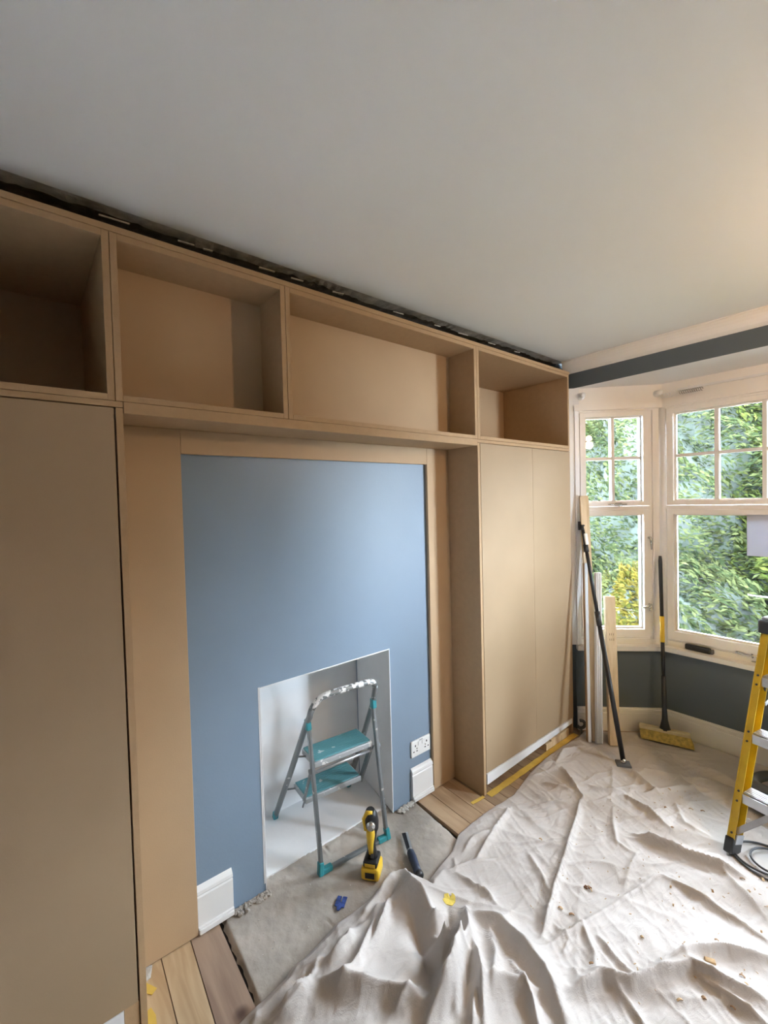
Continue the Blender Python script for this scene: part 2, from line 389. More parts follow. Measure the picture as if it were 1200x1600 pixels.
# ragged strip where coving was taken down
y = -1.9
b = nb()
xs = -1.495
n = 240; prev = None; 
top = []
for i in range(n+1):
    yy = -1.9+i*(2.78+1.9)/n
    xo = -1.556+.008*math.sin(yy*9)+random.uniform(-.006, .006)
    top.append((yy, xo, CZ+.004+random.uniform(0, .005)))
for (y0, x0, z0), (y1, x1, z1) in zip(top, top[1:]):
    q = [b.verts.new(p) for p in ((xs, y0, CZ+.0005), (xs, y1, CZ+.0005), (x1, y1, z1), (x0, y0, z0))]; b.faces.new(q)
    q = [b.verts.new(p) for p in ((x0, y0, z0), (x1, y1, z1), (x1, y1, z1+.03), (x0, y0, z0+.03))]; b.faces.new(q)
obj('plaster_scar', b, SCAR, ceil)['label'] = 'grey rough strip left by removed coving'
b = nb(); box(b, -2.2, -1.53, -1.9, 2.79, CZ+.018, CZ+.09)  # dark brown strip, recessed behind the grey scar
obj('dark_strip', b, DARK_BROWN, ceil)['label'] = 'dark brown strip above cabinets'
b = nb()
for yy, L_, w in ((.42, .05, .006), (.50, .03, .007), (.70, .06, .007), (.83, .05, .006), (1.02, .04, .006), (1.05, .02, .012), (1.35, .06, .004), (1.62, .04, .004), (2.05, .06, .005), (2.3, .05, .004), (.2, .08, .004), (1.8, .07, .003)):
    bar(b, (-1.556, yy, CZ+.0005), (-1.556+.004, yy+L_, CZ+.0005), w, .004, (1, 0, 0))
obj('plaster_flake', b, CHIP, ceil)['kind'] = 'stuff'

# left wall: alcoves behind the cabinets, chimney breast with opening
b = nb()
box(b, -2.2, -2.07, -1.9, 2.79, 0, CZ+.018)                  # back of alcoves
box(b, -2.07, -1.66, .27, .69, 0, CZ)
box(b, -2.07, -1.66, 1.43, 1.76, 0, CZ)
hexa(b, [(-1.66, 1.36, 0), (-1.66, 1.43, 0), (-2.07, 1.43, 0)], [(-1.66, 1.36, .82), (-1.66, 1.43, .82), (-2.07, 1.43, .82)])
box(b, -2.07, -1.66, .69, 1.43, .82, CZ)
struct('wall_left', b, BLUE, 'slate blue painted chimney breast inside the MDF surround')
b = nb()
box(b, -2.065, -2.0385, .691, 1.4295, 0, .82)                      # back
hexa(b, [(-1.657, .690, 0), (-1.657, .694, 0), (-2.04, .694, 0), (-2.04, .690, 0)], [(-1.657, .690, .82), (-1.657, .694, .82), (-2.04, .694, .82), (-2.04, .690, .82)])
hexa(b, [(-1.657, 1.360, 0), (-2.04, 1.429, 0), (-2.04, 1.425, 0), (-1.657, 1.356, 0)], [(-1.657, 1.360, .82), (-2.04, 1.429, .82), (-2.04, 1.425, .82), (-1.657, 1.356, .82)])
hexa(b, [(-1.657, .69, .816), (-1.657, 1.36, .816), (-2.04, 1.428, .816), (-2.04, .69, .816)], [(-1.657, .69, .8205), (-1.657, 1.36, .8205), (-2.04, 1.428, .8205), (-2.04, .69, .8205)])
rec = struct('wall_recess', b, RECW, 'white painted inside of the open fireplace recess')
b = nb()
hexa(b, [(-1.712, .694, -.02), (-1.715, 1.362, -.02), (-2.04, 1.425, -.02), (-2.04, .694, -.02)], [(-1.712, .694, .003), (-1.715, 1.362, .003), (-2.04, 1.425, .003), (-2.04, .694, .003)])
obj('recess_floor', b, RECW, rec)
b = nb(); box(b, -1.6600, -1.6585, .684, .692, .03, .822)
obj('painted_arris', b, RECW, rec)

b = nb(); box(b, 1.9, 2.0, -1.9, 2.80, 0, CZ); struct('wall_right', b, BLUE_SHADED)
b = nb(); box(b, -2.2, 2.0, -2.0, -1.9, 0, CZ+.09); struct('wall_back', b, BLUE_SHADED)
# opening wall to the bay
b = nb()
box(b, -2.2, -1.455, 2.79, 2.90, 0, 2.245); box(b, .909, 2.0, 2.79, 2.90, 0, 2.245); box(b, -2.2, 2.0, 2.79, 2.90, 2.245, CZ+.09)
struct('wall_front', b, BLUE_SHADED, 'slate blue band of wall over the bay opening, shade in its colour')
# coving on that wall
b = nb()
prof = [(2.735, CZ), (2.735, CZ-.006), (2.741, CZ-.006), (2.741, CZ-.004)]
for i in range(7):
    a = i/6*PI/2; prof.append((2.745+.043*(1-math.cos(a)) , CZ-.006-.068*math.sin(a)))
prof += [(2.79, 2.343), (2.79, CZ)]
x0, x1 = -1.50, 1.90
A = [b.verts.new((x0, p[0], p[1])) for p in prof]; B_ = [b.verts.new((x1, p[0], p[1])) for p in prof]
for i in range(len(prof)):
    j = (i+1) % len(prof); b.faces.new((A[i], A[j], B_[j], B_[i]))
b.faces.new(A[::-1]); b.faces.new(B_)
struct('trim_1', b, CREAM, 'cream coving along the ceiling over the bay')
# bay ceiling
b = nb()
hexa(b, [(-1.62, 2.90, 2.245), (1.07, 2.90, 2.245), (.65, 3.46, 2.245), (-1.2, 3.46, 2.245)], [(-1.62, 2.90, 2.30), (1.07, 2.90, 2.30), (.65, 3.46, 2.30), (-1.2, 3.46, 2.30)])
box(b, -1.455, .909, 2.7915, 2.90, 2.2435, 2.2450)
struct('ceiling_bay', b, WALLW, 'white flat soffit of the bay')

# ---- bay segments
K = math.tan(math.radians(22.5)); R2 = math.sqrt(.5)
class Seg:
    def __init__(s, o, d, nrm, L_, k0, k1): s.o = Vector((*o, 0)); s.d = Vector((*d, 0)); s.n = Vector((*nrm, 0)); s.L = L_; s.k0 = k0; s.k1 = k1
    def p(s, a, n, z): q = s.o+s.d*a+s.n*n; return Vector((q.x, q.y, z))
    def full(s, b, n0, n1, z0, z1, a0=0, a1=None):
        a1 = s.L if a1 is None else a1
        pl = [(a0-s.k0*n0, n0), (a1+s.k1*n0, n0), (a1+s.k1*n1, n1), (a0-s.k0*n1, n1)]
        hexa(b, [s.p(x, n, z0) for x, n in pl], [s.p(x, n, z1) for x, n in pl])
    def bx(s, b, a0, a1, n0, n1, z0, z1):
        pl = [(a0, n0), (a1, n0), (a1, n1), (a0, n1)]
        hexa(b, [s.p(x, n, z0) for x, n in pl], [s.p(x, n, z1) for x, n in pl])
LA = math.hypot(.386, .386)
SA = Seg((-1.452, 2.79), (R2, R2), (-R2, R2), LA, 0, K)
SB = Seg((-1.066, 3.176), (1, 0), (0, 1), 1.586, K, K)
SC = Seg((.520, 3.176), (R2, -R2), (R2, R2), LA, K, 0)
for nm, S, lab in (('wall_bay_left', SA, 'slate blue wall under the narrow angled bay window, shade in its colour'), ('wall_bay_front', SB, 'slate blue wall under the wide front bay window, shade in its colour'), ('wall_bay_right', SC, 'bay wall outside the frame')):
    b = nb(); S.full(b, 0, .25, -.1, .54); struct(nm, b, BLUE_SHADED, lab)
for i, S in enumerate((SA, SB, SC)):
    b = nb(); S.full(b, 0, .25, 2.112, 2.245); struct('trim_%d' % (2+i), b, CREAM, 'cream head board above the bay window')
    b = nb(); S.full(b, -.042, .11, .541, .566); S.full(b, -.036, .0, .535, .541)
    struct('trim_%d' % (5+i), b, WHITE, 'white window sill board')
    b = nb(); S.full(b, -.022, 0, 2.095, 2.125); S.full(b, -.014, 0, 2.125, 2.137); S.full(b, -.008, 0, 2.137, 2.143)
    struct('trim_%d' % (8+i), b, CREAM, 'cream moulding over the window head')
    b = nb(); S.full(b, -.018, -.0005, 0, .118); S.full(b, -.013, -.0005, .118, .134); S.full(b, -.018, -.0005, .134, .141); S.full(b, -.008, -.0005, .141, .152)
    struct(('baseboard_left', 'baseboard_front', 'baseboard_right')[i], b, CREAM, 'cream moulded skirting board under the bay')

def window(name, S, lights, label):
    r = root(name, S.p(S.L/2, .05, .566), label)
    Z = dict(bot=.566, g0=.666, g1=1.415, h0=1.502, h1=2.054, top=2.112)
    f = nb()
    # outer frame: head, bottom, transom, jambs / mullions
    S.full(f, .0, .10, 2.085, 2.112); S.full(f, .012, .12, .566, .600); S.full(f, .02, .12, .600, .612)
    prev = 0.0
    cuts = [0.0]+[x for l in lights for x in (l[0]-.042, l[1]+.042)]+[S.L]
    for i in range(0, len(cuts), 2):
        a0, a1 = cuts[i], cuts[i+1]
        if i == 0 and S.k0: a0 = -.02
        if i == len(cuts)-2 and S.k1: a1 = S.L+.02
        S.bx(f, a0, a1, .016, .10, .600, 2.085)
        if a1-a0 > .06: S.bx(f, a0+.016, a1-.016, .002, .016, .600, 2.085)
    for l in lights: S.bx(f, l[0]-.042, l[1]+.042, .01, .10, 1.446, 1.470)
    obj('window_frame', f, CREAM, r)
    for (a0, a1, nx, op) in lights:
        for (z0, z1, up_) in ((.666, 1.415, False), (1.502, 2.054, True)):
            c = nb(); w = .036
            S.bx(c, a0-w, a0, .003, .075, z0-(.048 if not up_ else .030), z1+w*.83)
            S.bx(c, a1, a1+w, .003, .075, z0-(.048 if not up_ else .030), z1+w*.83)
            S.bx(c, a0, a1, .003, .075, z0-(.048 if not up_ else .030), z0); S.bx(c, a0, a1, .003, .075, z1, z1+w*.83)
            # inner glazing bead
            bd = .007
            S.bx(c, a0, a0+bd, .034, .062, z0, z1); S.bx(c, a1-bd, a1, .034, .062, z0, z1)
            S.bx(c, a0+bd, a1-bd, .034, .062, z0, z0+bd); S.bx(c, a0+bd, a1-bd, .034, .062, z1-bd, z1)
            cas = obj('casement', c, CREAM, r)
            if up_:
                zm = 1.785
                g = nb(); S.bx(g, a0+bd, a1-bd, .030, .064, zm-.009, zm+.009); obj('glazing_bar', g, WHITE, cas)
                for k in range(1, nx):
                    xk = a0+(a1-a0)*k/nx
                    g = nb(); S.bx(g, xk-.010, xk+.010, .028, .066, z0+bd, z1-bd); obj('glazing_bar', g, WHITE, cas)
                for k in range(nx):
                    for zz0, zz1 in ((z0+.004, zm-.006), (zm+.006, z1-.004)):
                        g = nb(); S.bx(g, a0+(a1-a0)*k/nx+.004, a0+(a1-a0)*(k+1)/nx-.004, .046, .050, zz0, zz1); obj('pane', g, GLASS, cas)
            else:
                g = nb(); S.bx(g, a0+.003, a1-.003, .046, .050, z0+.003, z1-.003); obj('pane', g, GLASS, cas)
        # fasteners
        if op:
            for zc in (.83, 1.265):
                h = nb(); ac = a1+.030
                S.bx(h, ac-.010, ac+.010, .010, .020, zc-.022, zc+.022)
                tube(h, [S.p(ac, .014, zc), S.p(ac, -.016, zc), S.p(ac-.02 if zc < 1 else ac, -.022, zc-.008), S.p(ac-.055 if zc < 1 else ac+.004, -.024, zc-.018 if zc < 1 else zc-.075)], [.008, .008, .007, .005], 8)
                if zc < 1: tube(h, [S.p(ac, -.018, zc), S.p(ac-.004, -.022, zc-.035)], [.008, .010], 8)
                obj('window_catch', h, CHROME, r)
            h = nb(); am = (a0+a1)/2; tube(h, [S.p(am-.06, .012, 1.487), S.p(am, -.004, 1.482), S.p(am+.07, -.006, 1.484)], .005, 8)
            tube(h, [S.p(am+.02, .012, 1.484), S.p(am+.02, -.018, 1.475)], .006, 8); S.bx(h, am+.0, am+.045, .0, .014, 1.474, 1.492)
            obj('window_stay', h, CHROME, r)
        else:
            h = nb(); am = (a0+a1)/2
            S.bx(h, am-.02, am+.02, .006, .022, .606, .622)
            tube(h, [S.p(am-.015, .008, .618), S.p(am+.03, -.006, .614), S.p(am+.13, -.008, .612)], .0055, 8)
            tube(h, [S.p(am+.13, -.008, .612), S.p(am+.15, -.010, .616)], .009, 8)
            tube(h, [S.p(am+.06, .004, .600), S.p(am+.06, -.01, .622)], .005, 8)
            obj('window_stay', h, CHROME, r)
    return r
window('window_1', SA, [(.078, .432, 2, True)], 'narrow angled white casement window of the bay, next to the cabinets')
window('window_2', SB, [(.060, .720, 3, False), (.866, 1.526, 3, False)], 'wide front white casement window of the bay')
window('window_3', SC, [(.114, .468, 2, True)], 'angled bay window out of frame')
# corner posts, with a bright quarter bead
for nm, x in (('trim_11', -1.066), ('trim_12', .520)):
    b = nb(); s = 1 if x < 0 else -1
    tube(b, [(x-s*.004, 3.176+.010, .566), (x-s*.004, 3.176+.010, 2.095)], .024, 16)
    struct(nm, b, WHITE, 'white rounded corner post of the bay window')
# architrave at the left end of the bay
b = nb(); SA.bx(b, -.055, .034, -.010, -.0005, .566, 2.2435); SA.bx(b, .004, .018, -.016, -.010, .566, 2.095); struct('trim_13', b, WHITE, 'white jamb architrave beside the cabinet')

# curtain track and brackets
t = thing('curtain_track', 'thin white curtain track above the front bay window with bunched gliders', 'curtain track', (-.3, 3.15, 2.17))
b = nb(); SB.bx(b, .10, 1.50, -.040, -.028, 2.178, 2.190); obj('rail', b, WHITE, t)
for a in (.16, .7, 1.4):
    b = nb(); SB.bx(b, a-.008, a+.008, -.034, 0, 2.184, 2.198); obj('bracket', b, WHITE, t)
for i in range(11):
    a = .115+i*.011; b = nb()
    tube(b, arc(SB.p(a, -.034, 2.165), .010, 0, 1.6*PI, 8, (.3, .95, 0), (0, 0, 1)), .0028, 6); obj('glider', b, CHROME, t)
t = thing('blind_bracket', 'white round blind bracket at the left end of the bay head, beside the cabinet top', 'bracket', SA.p(.05, 0, 2.18))
b = nb(); Mx = Matrix.Translation(SA.p(.05, 0, 2.19)) @ Matrix.Rotation(PI*.75, 4, 'Z') @ Matrix.Rotation(-PI/2, 4, 'Y')
lathe(b, [(.024, 0), (.024, .006), (.012, .010), (.010, .030), (.017, .034), (.017, .044), (.006, .048)], Matrix.Translation(SA.p(.05, 0, 2.19)) @ Vector((-SA.n.x, -SA.n.y, 0)).to_track_quat('Z', 'Y').to_matrix().to_4x4()); obj('cup', b, PLUG, t)
t = thing('cord_bracket', 'white cup bracket with coiled cord at the corner of the bay head', 'bracket', (-1.10, 3.12, 2.18))
b = nb(); lathe(b, [(.022, 0), (.022, .006), (.011, .012), (.010, .030), (.016, .034), (.016, .05), (.005, .053)], Matrix.Translation(SA.p(LA-.03, 0, 2.185)) @ Vector((-SA.n.x, -SA.n.y, 0)).to_track_quat('Z', 'Y').to_matrix().to_4x4()); obj('cup', b, PLUG, t)
b = nb(); pts = []
for i in range(60):
    a = i/60*6*PI; pts.append(Vector((-1.06+.001*i+.012*math.cos(a), 3.150+.0*i, 2.165+.014*math.sin(a))))
tube(b, pts, .003, 6); obj('cord', b, PLUG, t)

# ------------------------------------------------------------------ cabinets
XF = -1.437
def board(name, parent, x0, x1, y0, y1, z0, z1, m_=MDF, bev=.0012):
    b = nb(); box(b, x0, x1, y0, y1, z0, z1, None, bev); return obj(name, b, m_, parent)
t = thing('tall_cabinet', 'tall unpainted MDF cabinet at the left with one wide door beside the surround', 'cabinet', (-1.7, -.35, 0))
board('side_panel', t, -2.0, XF, .206, .224, 0, 1.830); board('side_panel', t, -2.0, XF-.02, -.76, -.742, 0, 1.830)
board('back_panel', t, -2.06, -2.05, -.742, .206, .09, 1.830)
board('top_panel', t, -2.05, XF-.02, -.742, .206, 1.812, 1.830)
board('bottom_panel', t, -2.05, XF-.022, -.742, .206, .080, .098)
board('door', t, XF-.019, XF, -.27, .201, .112, 1.828, MDF_DIM); board('door', t, XF-.019, XF, -.742, -.273, .112, 1.828, MDF_DIM)
r_ = board('plinth_rail', t, XF-.018, XF-.002, -.742, .165, .062, .108, PAPERB); r_['label'] = 'white painted rail under the door'
board('plinth_block', t, XF-.04, XF-.004, .166, .204, .03, .110, MDF_E)

t = thing('tall_cabinet', 'tall unpainted MDF cabinet with two pale doors beside the bay window', 'cabinet', (-1.7, 2.26, 0))
board('side_panel', t, -1.95, XF, 1.792, 1.810, 0, 1.830)['label'] = 'side panel reaching down to the floor at the corner'
board('side_panel', t, -1.95, XF-.004, 2.698, 2.716, .0, 1.830)
board('back_panel', t, -1.96, -1.951, 1.81, 2.698, .09, 1.83)
board('top_panel', t, -1.95, XF-.02, 1.81, 2.698, 1.812, 1.830)
board('bottom_panel', t, -1.95, XF-.022, 1.81, 2.698, .085, .100)
board('door', t, XF-.019, XF, 1.813, 2.286, .110, 1.829, MDF_DIM); board('door', t, XF-.019, XF-.001, 2.2885, 2.714, .110, 1.829, MDF_DIM)
b = nb()
hexa(b, [(XF-.016, 1.815, .052), (XF+.004, 1.815, .052), (XF+.004, 2.69, .078), (XF-.016, 2.69, .078)], [(XF-.016, 1.815, .107), (XF+.004, 1.815, .107), (XF+.004, 2.69, .107), (XF-.016, 2.69, .107)])
obj('plinth_rail', b, PAPERB, t)['label'] = 'white rail under the two doors'
b = nb(); box(b, XF-.06, XF-.008, 2.40, 2.67, 0, .040, None, .002); box(b, XF-.05, XF-.004, 2.45, 2.66, .041, .052, None, .001)
obj('packer', b, PINE, t)['label'] = 'loose wood packer under the plinth'
b = nb(); box(b, -1.9, -1.85, 1.9, 2.6, 0, .085); box(b, -1.60, -1.57, 1.9, 2.4, 0, .085); obj('plinth_bearer', b, MDF_E, t)

def open_box(label, y0, y1, xb, n_mid=()):
    t = thing('shelf_unit', label, 'shelf unit', ((XF+xb)/2, (y0+y1)/2, 1.8485))
    z0, z1, th = 1.8485, 2.318, .018
    board('side_panel', t, xb+.01, XF, y0, y0+th, z0, z1); board('side_panel', t, xb+.01, XF, y1-th, y1, z0, z1)
    board('bottom_panel', t, xb+.01, XF, y0+th, y1-th, z0, z0+th); board('top_panel', t, xb+.01, XF, y0+th, y1-th, z1-th, z1)
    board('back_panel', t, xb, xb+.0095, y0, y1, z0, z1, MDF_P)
    return t
open_box('open MDF shelf unit above the left tall cabinet, dark inside', -.76, .2055, -2.0)
open_box('open MDF shelf unit above the surround, the smaller square one on the left', .207, .7395, -1.618)
open_box('wide open MDF shelf unit above the surround on its right half', .741, 1.7945, -1.618)
open_box('open MDF shelf unit above the two-door cabinet by the window', 1.796, 2.712, -1.93)
b = nb(); box(b, -1.66, XF+.002, -.76, 2.718, 2.3185, 2.336, None, .001)
tag(obj('top_board', b, MDF, None, (-1.5, 1, 2.3185)), 'long thin MDF top board running over all the open shelf units', 'board')
b = nb(); box(b, -1.66, XF+.001, .226, 1.790, 1.815, 1.8475, None, .001)
tag(obj('bridging_shelf', b, MDF, None, (-1.5, 1, 1.815)), 'MDF bridging shelf spanning the surround between the two tall cabinets', 'shelf')
b = nb(); box(b, XF-.03, XF-.001, -.76, .224, 1.8315, 1.8475, None, .001)
tag(obj('filler_strip', b, MDF, None, (XF, -.3, 1.8315)), 'thin MDF filler strip between left tall cabinet and shelf unit', 'strip')
b = nb(); box(b, XF-.03, XF-.001, 1.792, 2.714, 1.8315, 1.8475, None, .001)
tag(obj('filler_strip', b, MDF, None, (XF, 2.2, 1.8315)), 'thin MDF filler strip between two-door cabinet and shelf unit', 'strip')

t = thing('chimney_surround', 'flat MDF surround framing the blue chimney breast', 'panelling', (-1.65, 1.0, 0))
board('side_panel', t, -1.658, -1.640, .227, .426, .004, 1.8145, MDF_P, .002); board('side_panel', t, -1.658, -1.640, 1.630, 1.7915, .004, 1.8145, MDF_P, .002)
board('top_panel', t, -1.658, -1.640, .4265, 1.6295, 1.730, 1.8145, MDF_P, .002)

# skirting remnants on the chimney breast
def skirt(y0, y1, label):
    t = thing('skirting_piece', label, 'skirting', (-1.65, (y0+y1)/2, 0))
    P_ = [(-1.6595, 0), (-1.640, 0), (-1.640, .022), (-1.645, .024), (-1.645, .128), (-1.648, .134), (-1.644, .140), (-1.646, .150), (-1.652, .158), (-1.6595, .165)]
    b = nb(); A = [b.verts.new((x, y0, z+.004)) for x, z in P_]; B_ = [b.verts.new((x, y1, z+.004)) for x, z in P_]
    for i in range(len(P_)): j = (i+1) % len(P_); b.faces.new((A[i], A[j], B_[j], B_[i]))
    b.faces.new(A[::-1]); b.faces.new(B_); obj('moulded_board', b, WHITE, t)
    b = nb(); box(b, -1.640, -1.634, y0+.002, y1-.002, .004, .020, None, .001); obj('shoe_strip', b, WHITE, t)
skirt(.4275, .556, 'short white skirting piece left of the fireplace')
skirt(1.482, 1.628, 'short white skirting piece under the socket')

# socket
t = thing('double_socket', 'white double power socket on the blue wall', 'socket', (-1.66, 1.548, .268))
yc, zc = 1.550, .266
b = nb(); box(b, -1.660, -1.650, yc-.067, yc+.067, zc-.042, zc+.042, None, .003); obj('face_plate', b, PLUG, t)
for s in (-1, 1):
    b = nb(); box(b, -1.650, -1.6465, yc+s*.014-.008, yc+s*.014+.008, zc+.012, zc+.032, None, .001); obj('switch', b, PLUG, t)
    y0 = yc+s*.040
    for q in ((y0-.003, y0+.003, zc+.010, zc+.020), (y0-.015, y0-.007, zc-.016, zc-.011), (y0+.007, y0+.015, zc-.016, zc-.011)):
        b = nb(); box(b, -1.6505, -1.6492, *q); obj('pin_hole', b, DARK, t)
    b = nb(); tube(b, [(-1.650, yc+s*.030, zc), (-1.6488, yc+s*.030, zc)], .0035, 10); obj('screw', b, CHROME, t)
b = nb(); box(b, -1.6505, -1.6495, yc-.012, yc+.012, zc+.034, zc+.038); obj('label_print', b, mat('print_grey', (.25, .25, .25), .6), t)

# tape strips on the floor
def tape(pts, w, label, z=.0012):
    b = nb(); n = len(pts); L0 = []
    for i in range(n):
        a = Vector(pts[max(0, i-1)]); c = Vector(pts[min(n-1, i+1)]); d = (c-a).normalized(); s = Vector((-d.y, d.x))
        p = Vector(pts[i]); ww = w*(1+.08*math.sin(i*2.3)); L0.append((p+s*ww/2, p-s*ww/2))
    V0 = [[b.verts.new((q.x, q.y, zz)) for q in pr for zz in (z-.0006, z+.0004)] for pr in L0]
    for A, B_ in zip(V0, V0[1:]):
        b.faces.new((A[1], A[3], B_[3], B_[1])); b.faces.new((A[0], B_[0], B_[2], A[2])); b.faces.new((A[0], A[1], B_[1], B_[0])); b.faces.new((A[2], B_[2], B_[3], A[3]))
    b.faces.new((V0[0][0], V0[0][2], V0[0][3], V0[0][1])); b.faces.new((V0[-1][0], V0[-1][1], V0[-1][3], V0[-1][2]))
    return tag(obj('masking_tape', b, TAPE, None, (pts[0][0], pts[0][1], z)), label, 'tape')
tape([(-1.425, 1.815+.05*i) for i in range(19)], .036, 'long yellow masking tape strip along the foot of the two-door cabinet')
tape([(-1.445, 1.70), (-1.440, 1.74), (-1.437, 1.788)], .018, 'small yellow tape scrap at the foot of the two-door cabinet side panel')
tape([(-1.50, .232), (-1.47, .238), (-1.44, .236)], .024, 'yellow tape scrap nearest the surround foot, lower left of photo')
tape([(-1.585, .238), (-1.56, .252), (-1.545, .262)], .022, 'yellow tape scrap beside the grey floor hole at the surround foot')
tape([(-1.43, .235), (-1.40, .262), (-1.36, .27)], .026, 'pale yellow tape strip across pine boards at the bottom edge')
b = nb(); hexa(b, [(-1.665, .228, -.001), (-1.59, .228, -.001), (-1.60, .262, -.001), (-1.64, .275, -.001)], [(-1.665, .228, .0015), (-1.59, .228, .0015), (-1.60, .262, .0015), (-1.64, .275, .0015)])
obj('grey_patch', b, SCAR, floor)['label'] = 'dark grey patch in the floor at the surround foot'

# ------------------------------------------------------------------ step stool
t = thing('step_stool', 'two-step folding stool with teal treads and paint-splashed grey frame in fireplace', 'step stool', (-1.75, 1.08, 0))
F0 = Vector((-1.560, 1.060, 0)); UU = Vector((.09, .996, 0)); WW = Vector((-.996, .09, 0))
def st(u, w, z): return F0+UU*u+WW*w+Vector((0, 0, z))
def rear(z): return .43-(.43-.095)*z/.60
def ru(z): return .205-.035*z/.6
pts = [st(-ru(0), rear(0), .012), st(-ru(.3), rear(.3), .3), st(-ru(.56), rear(.56), .56)]
zt, rr_ = .722, .085
pl = [(-ru(.6), .60), (-.163, zt-rr_)]+[(-.163+rr_-rr_*math.cos(a), zt-rr_+rr_*math.sin(a)) for a in np.linspace(.2, PI/2, 7)]
pr = [(.163-.045+.045*math.cos(a)-0, zt-.045+.045*math.sin(a)) for a in np.linspace(PI/2, .1, 6)]+[(ru(.6), .60), (ru(.56), .56)]
def hz(u, z): return st(u, .43-(.43-.095)*z/.60 if z < .64 else .073-(z-.64)*.25, z)
left = [hz(u, z) for u, z in pl]; right = [hz(u, z) for u, z in pr]
b = nb(); tube(b, pts+left[:4], .0132, 12); obj('rear_leg', b, STEEL, t)
b = nb(); tube(b, left[3:]+right[:5], .0136, 12)
obj('handle', b, STEEL_W, t)['label'] = 'handle bar covered in white paint splashes'
b = nb(); tube(b, right[4:]+[st(ru(.3), rear(.3), .3), st(ru(0), rear(0), .012)], .0132, 12); obj('rear_leg', b, STEEL, t)
for s in (-1, 1):
    b = nb(); bar(b, st(s*.163, .0, .02), st(s*.163, .088, .585), .016, .022, UU, .004); obj('front_leg', b, STEEL, t)
    b = nb(); bar(b, st(s*.165, .086, .575), st(s*.167, .091, .622), .024, .028, UU, .006); obj('hinge_cap', b, TEAL_P, t)
    b = nb(); bar(b, st(s*ru(0), rear(0)+.002, .004), st(s*ru(0), rear(0)-.012, .04), .026, .026, UU, .006); obj('foot', b, TEAL_P, t)
    b = nb(); bar(b, st(s*.170, -.002, .003), st(s*.164, .004, .055), .022, .028, UU, .005)
    bar(b, st(s*.175, .0, .015), st(s*.115, .0, .015), .024, .024, (0, 0, 1), .005); obj('corner_foot', b, TEAL_P, t)
    b = nb(); tube(b, [st(s*.155, .08, .402), st(s*.155, .20, .17)], .004, 8); tube(b, [st(s*.13, .16, .415), st(s*.19, rear(.41), .412)], .004, 8)
    tube(b, [st(s*.13, .30, .195), st(s*.19, rear(.2), .20)], .004, 8); obj('link_rod', b, STEEL, t)
    b = nb(); bar(b, st(s*.150, .20, .19), st(s*.150, .10, .395), .004, .020, UU, .001); obj('link_strap', b, STEEL, t)
    b = nb(); tube(b, [st(s*.156, .062, .408), st(s*.178, .062, .408)], .011, 12); obj('pivot_bolt', b, STEEL, t)
b = nb(); bar(b, st(-.125, 0, .014), st(.125, 0, .014), .014, .020, (0, 0, 1), .004); obj('base_bar', b, STEEL, t)
def tread(w0, w1, z, u_):
    b = nb(); Mt = Matrix(((UU.x, WW.x, 0, F0.x), (UU.y, WW.y, 0, F0.y), (0, 0, 1, 0), (0, 0, 0, 1)))
    box(b, -u_, u_, w0, w1, z-.028, z-.003, Mt, .003); fr = obj('tread_frame', b, ALU_S, t)
    b = nb(); box(b, -u_+.006, u_-.006, w0+.008, w1-.004, z-.004, z+.002, Mt, .002); obj('tread_mat', b, TEAL, fr)
    b = nb()
    for k in range(9): ww = w0+.014+k*(w1-w0-.02)/9; box(b, -u_+.012, u_-.012, ww, ww+.004, z+.001, z+.0032, Mt)
    obj('tread_ribs', b, TEAL, fr)
tread(.075, .215, .432, .146); tread(.185, .325, .213, .146)
b = nb(); tube(b, [st(-.150, .082, .385), st(.150, .082, .385)], .006, 10); obj('cross_bar', b, ALU, t)

# ------------------------------------------------------------------ cordless multi tool standing on its battery
t = thing('cordless_multi_tool', 'yellow and black cordless power tool standing on its battery on concrete', 'power tool', (-1.444, 1.056, 0))
Mt = rmat((-1.444, 1.062, 0), rz=math.radians(38))
def tb(x0, x1, y0, y1, z0, z1, bev=.004, M=Mt): b = nb(); box(b, x0, x1, y0, y1, z0, z1, M, bev); return b
bat = obj('battery', tb(-.038, .038, -.042, .042, 0, .050, .010), YEL_T, t)
b = nb(); box(b, -.020, .020, -.0435, -.040, .012, .036, Mt, .002); obj('battery_latch', b, BLK, bat)
obj('battery_shoe', tb(-.030, .030, -.036, .036, .050, .074, .006), BLK, t)
b = nb(); box(b, -.022, .022, -.0375, -.034, .054, .068, Mt, .001); obj('name_plate', b, YEL_T, t)
b = nb(); tube(b, [Mt @ Vector(p) for p in ((0, .004, .070), (0, .002, .10), (0, -.004, .135), (0, .004, .17), (0, .010, .195))], [.026, .019, .018, .022, .027], 14); obj('grip', b, BLK, t)
b = nb(); tube(b, [Mt @ Vector(p) for p in ((0, -.010, .095), (0, -.016, .135), (0, -.010, .17), (0, -.002, .20))], [.010, .013, .018, .020], 12); obj('shell', b, YEL_T, t)
b = nb(); tube(b, [Mt @ Vector(p) for p in ((0, .012, .185), (0, .006, .22), (0, .0, .25), (0, -.006, .272))], [.028, .031, .028, .018], 14); obj('motor_housing', b, BLK, t)
b = nb(); tube(b, [Mt @ Vector(p) for p in ((-.020, -.012, .19), (-.026, -.010, .235), (-.010, -.018, .268), (.012, -.016, .270))], [.007, .010, .009, .006], 10); obj('blade_clamp', b, YEL_T, t)
b = nb(); lathe(b, [(.018, 0), (.018, .012), (.011, .014), (.011, .022)], Mt @ Matrix.Translation((.008, -.026, .225)) @ Matrix.Rotation(PI/2, 4, 'X')); obj('tool_holder', b, CHROME, t)
b = nb(); bar(b, Mt @ Vector((.004, .0, .07)), Mt @ Vector((.008, -.026, .095)), .012, .016, None, .002); obj('trigger', b, BLK, t)

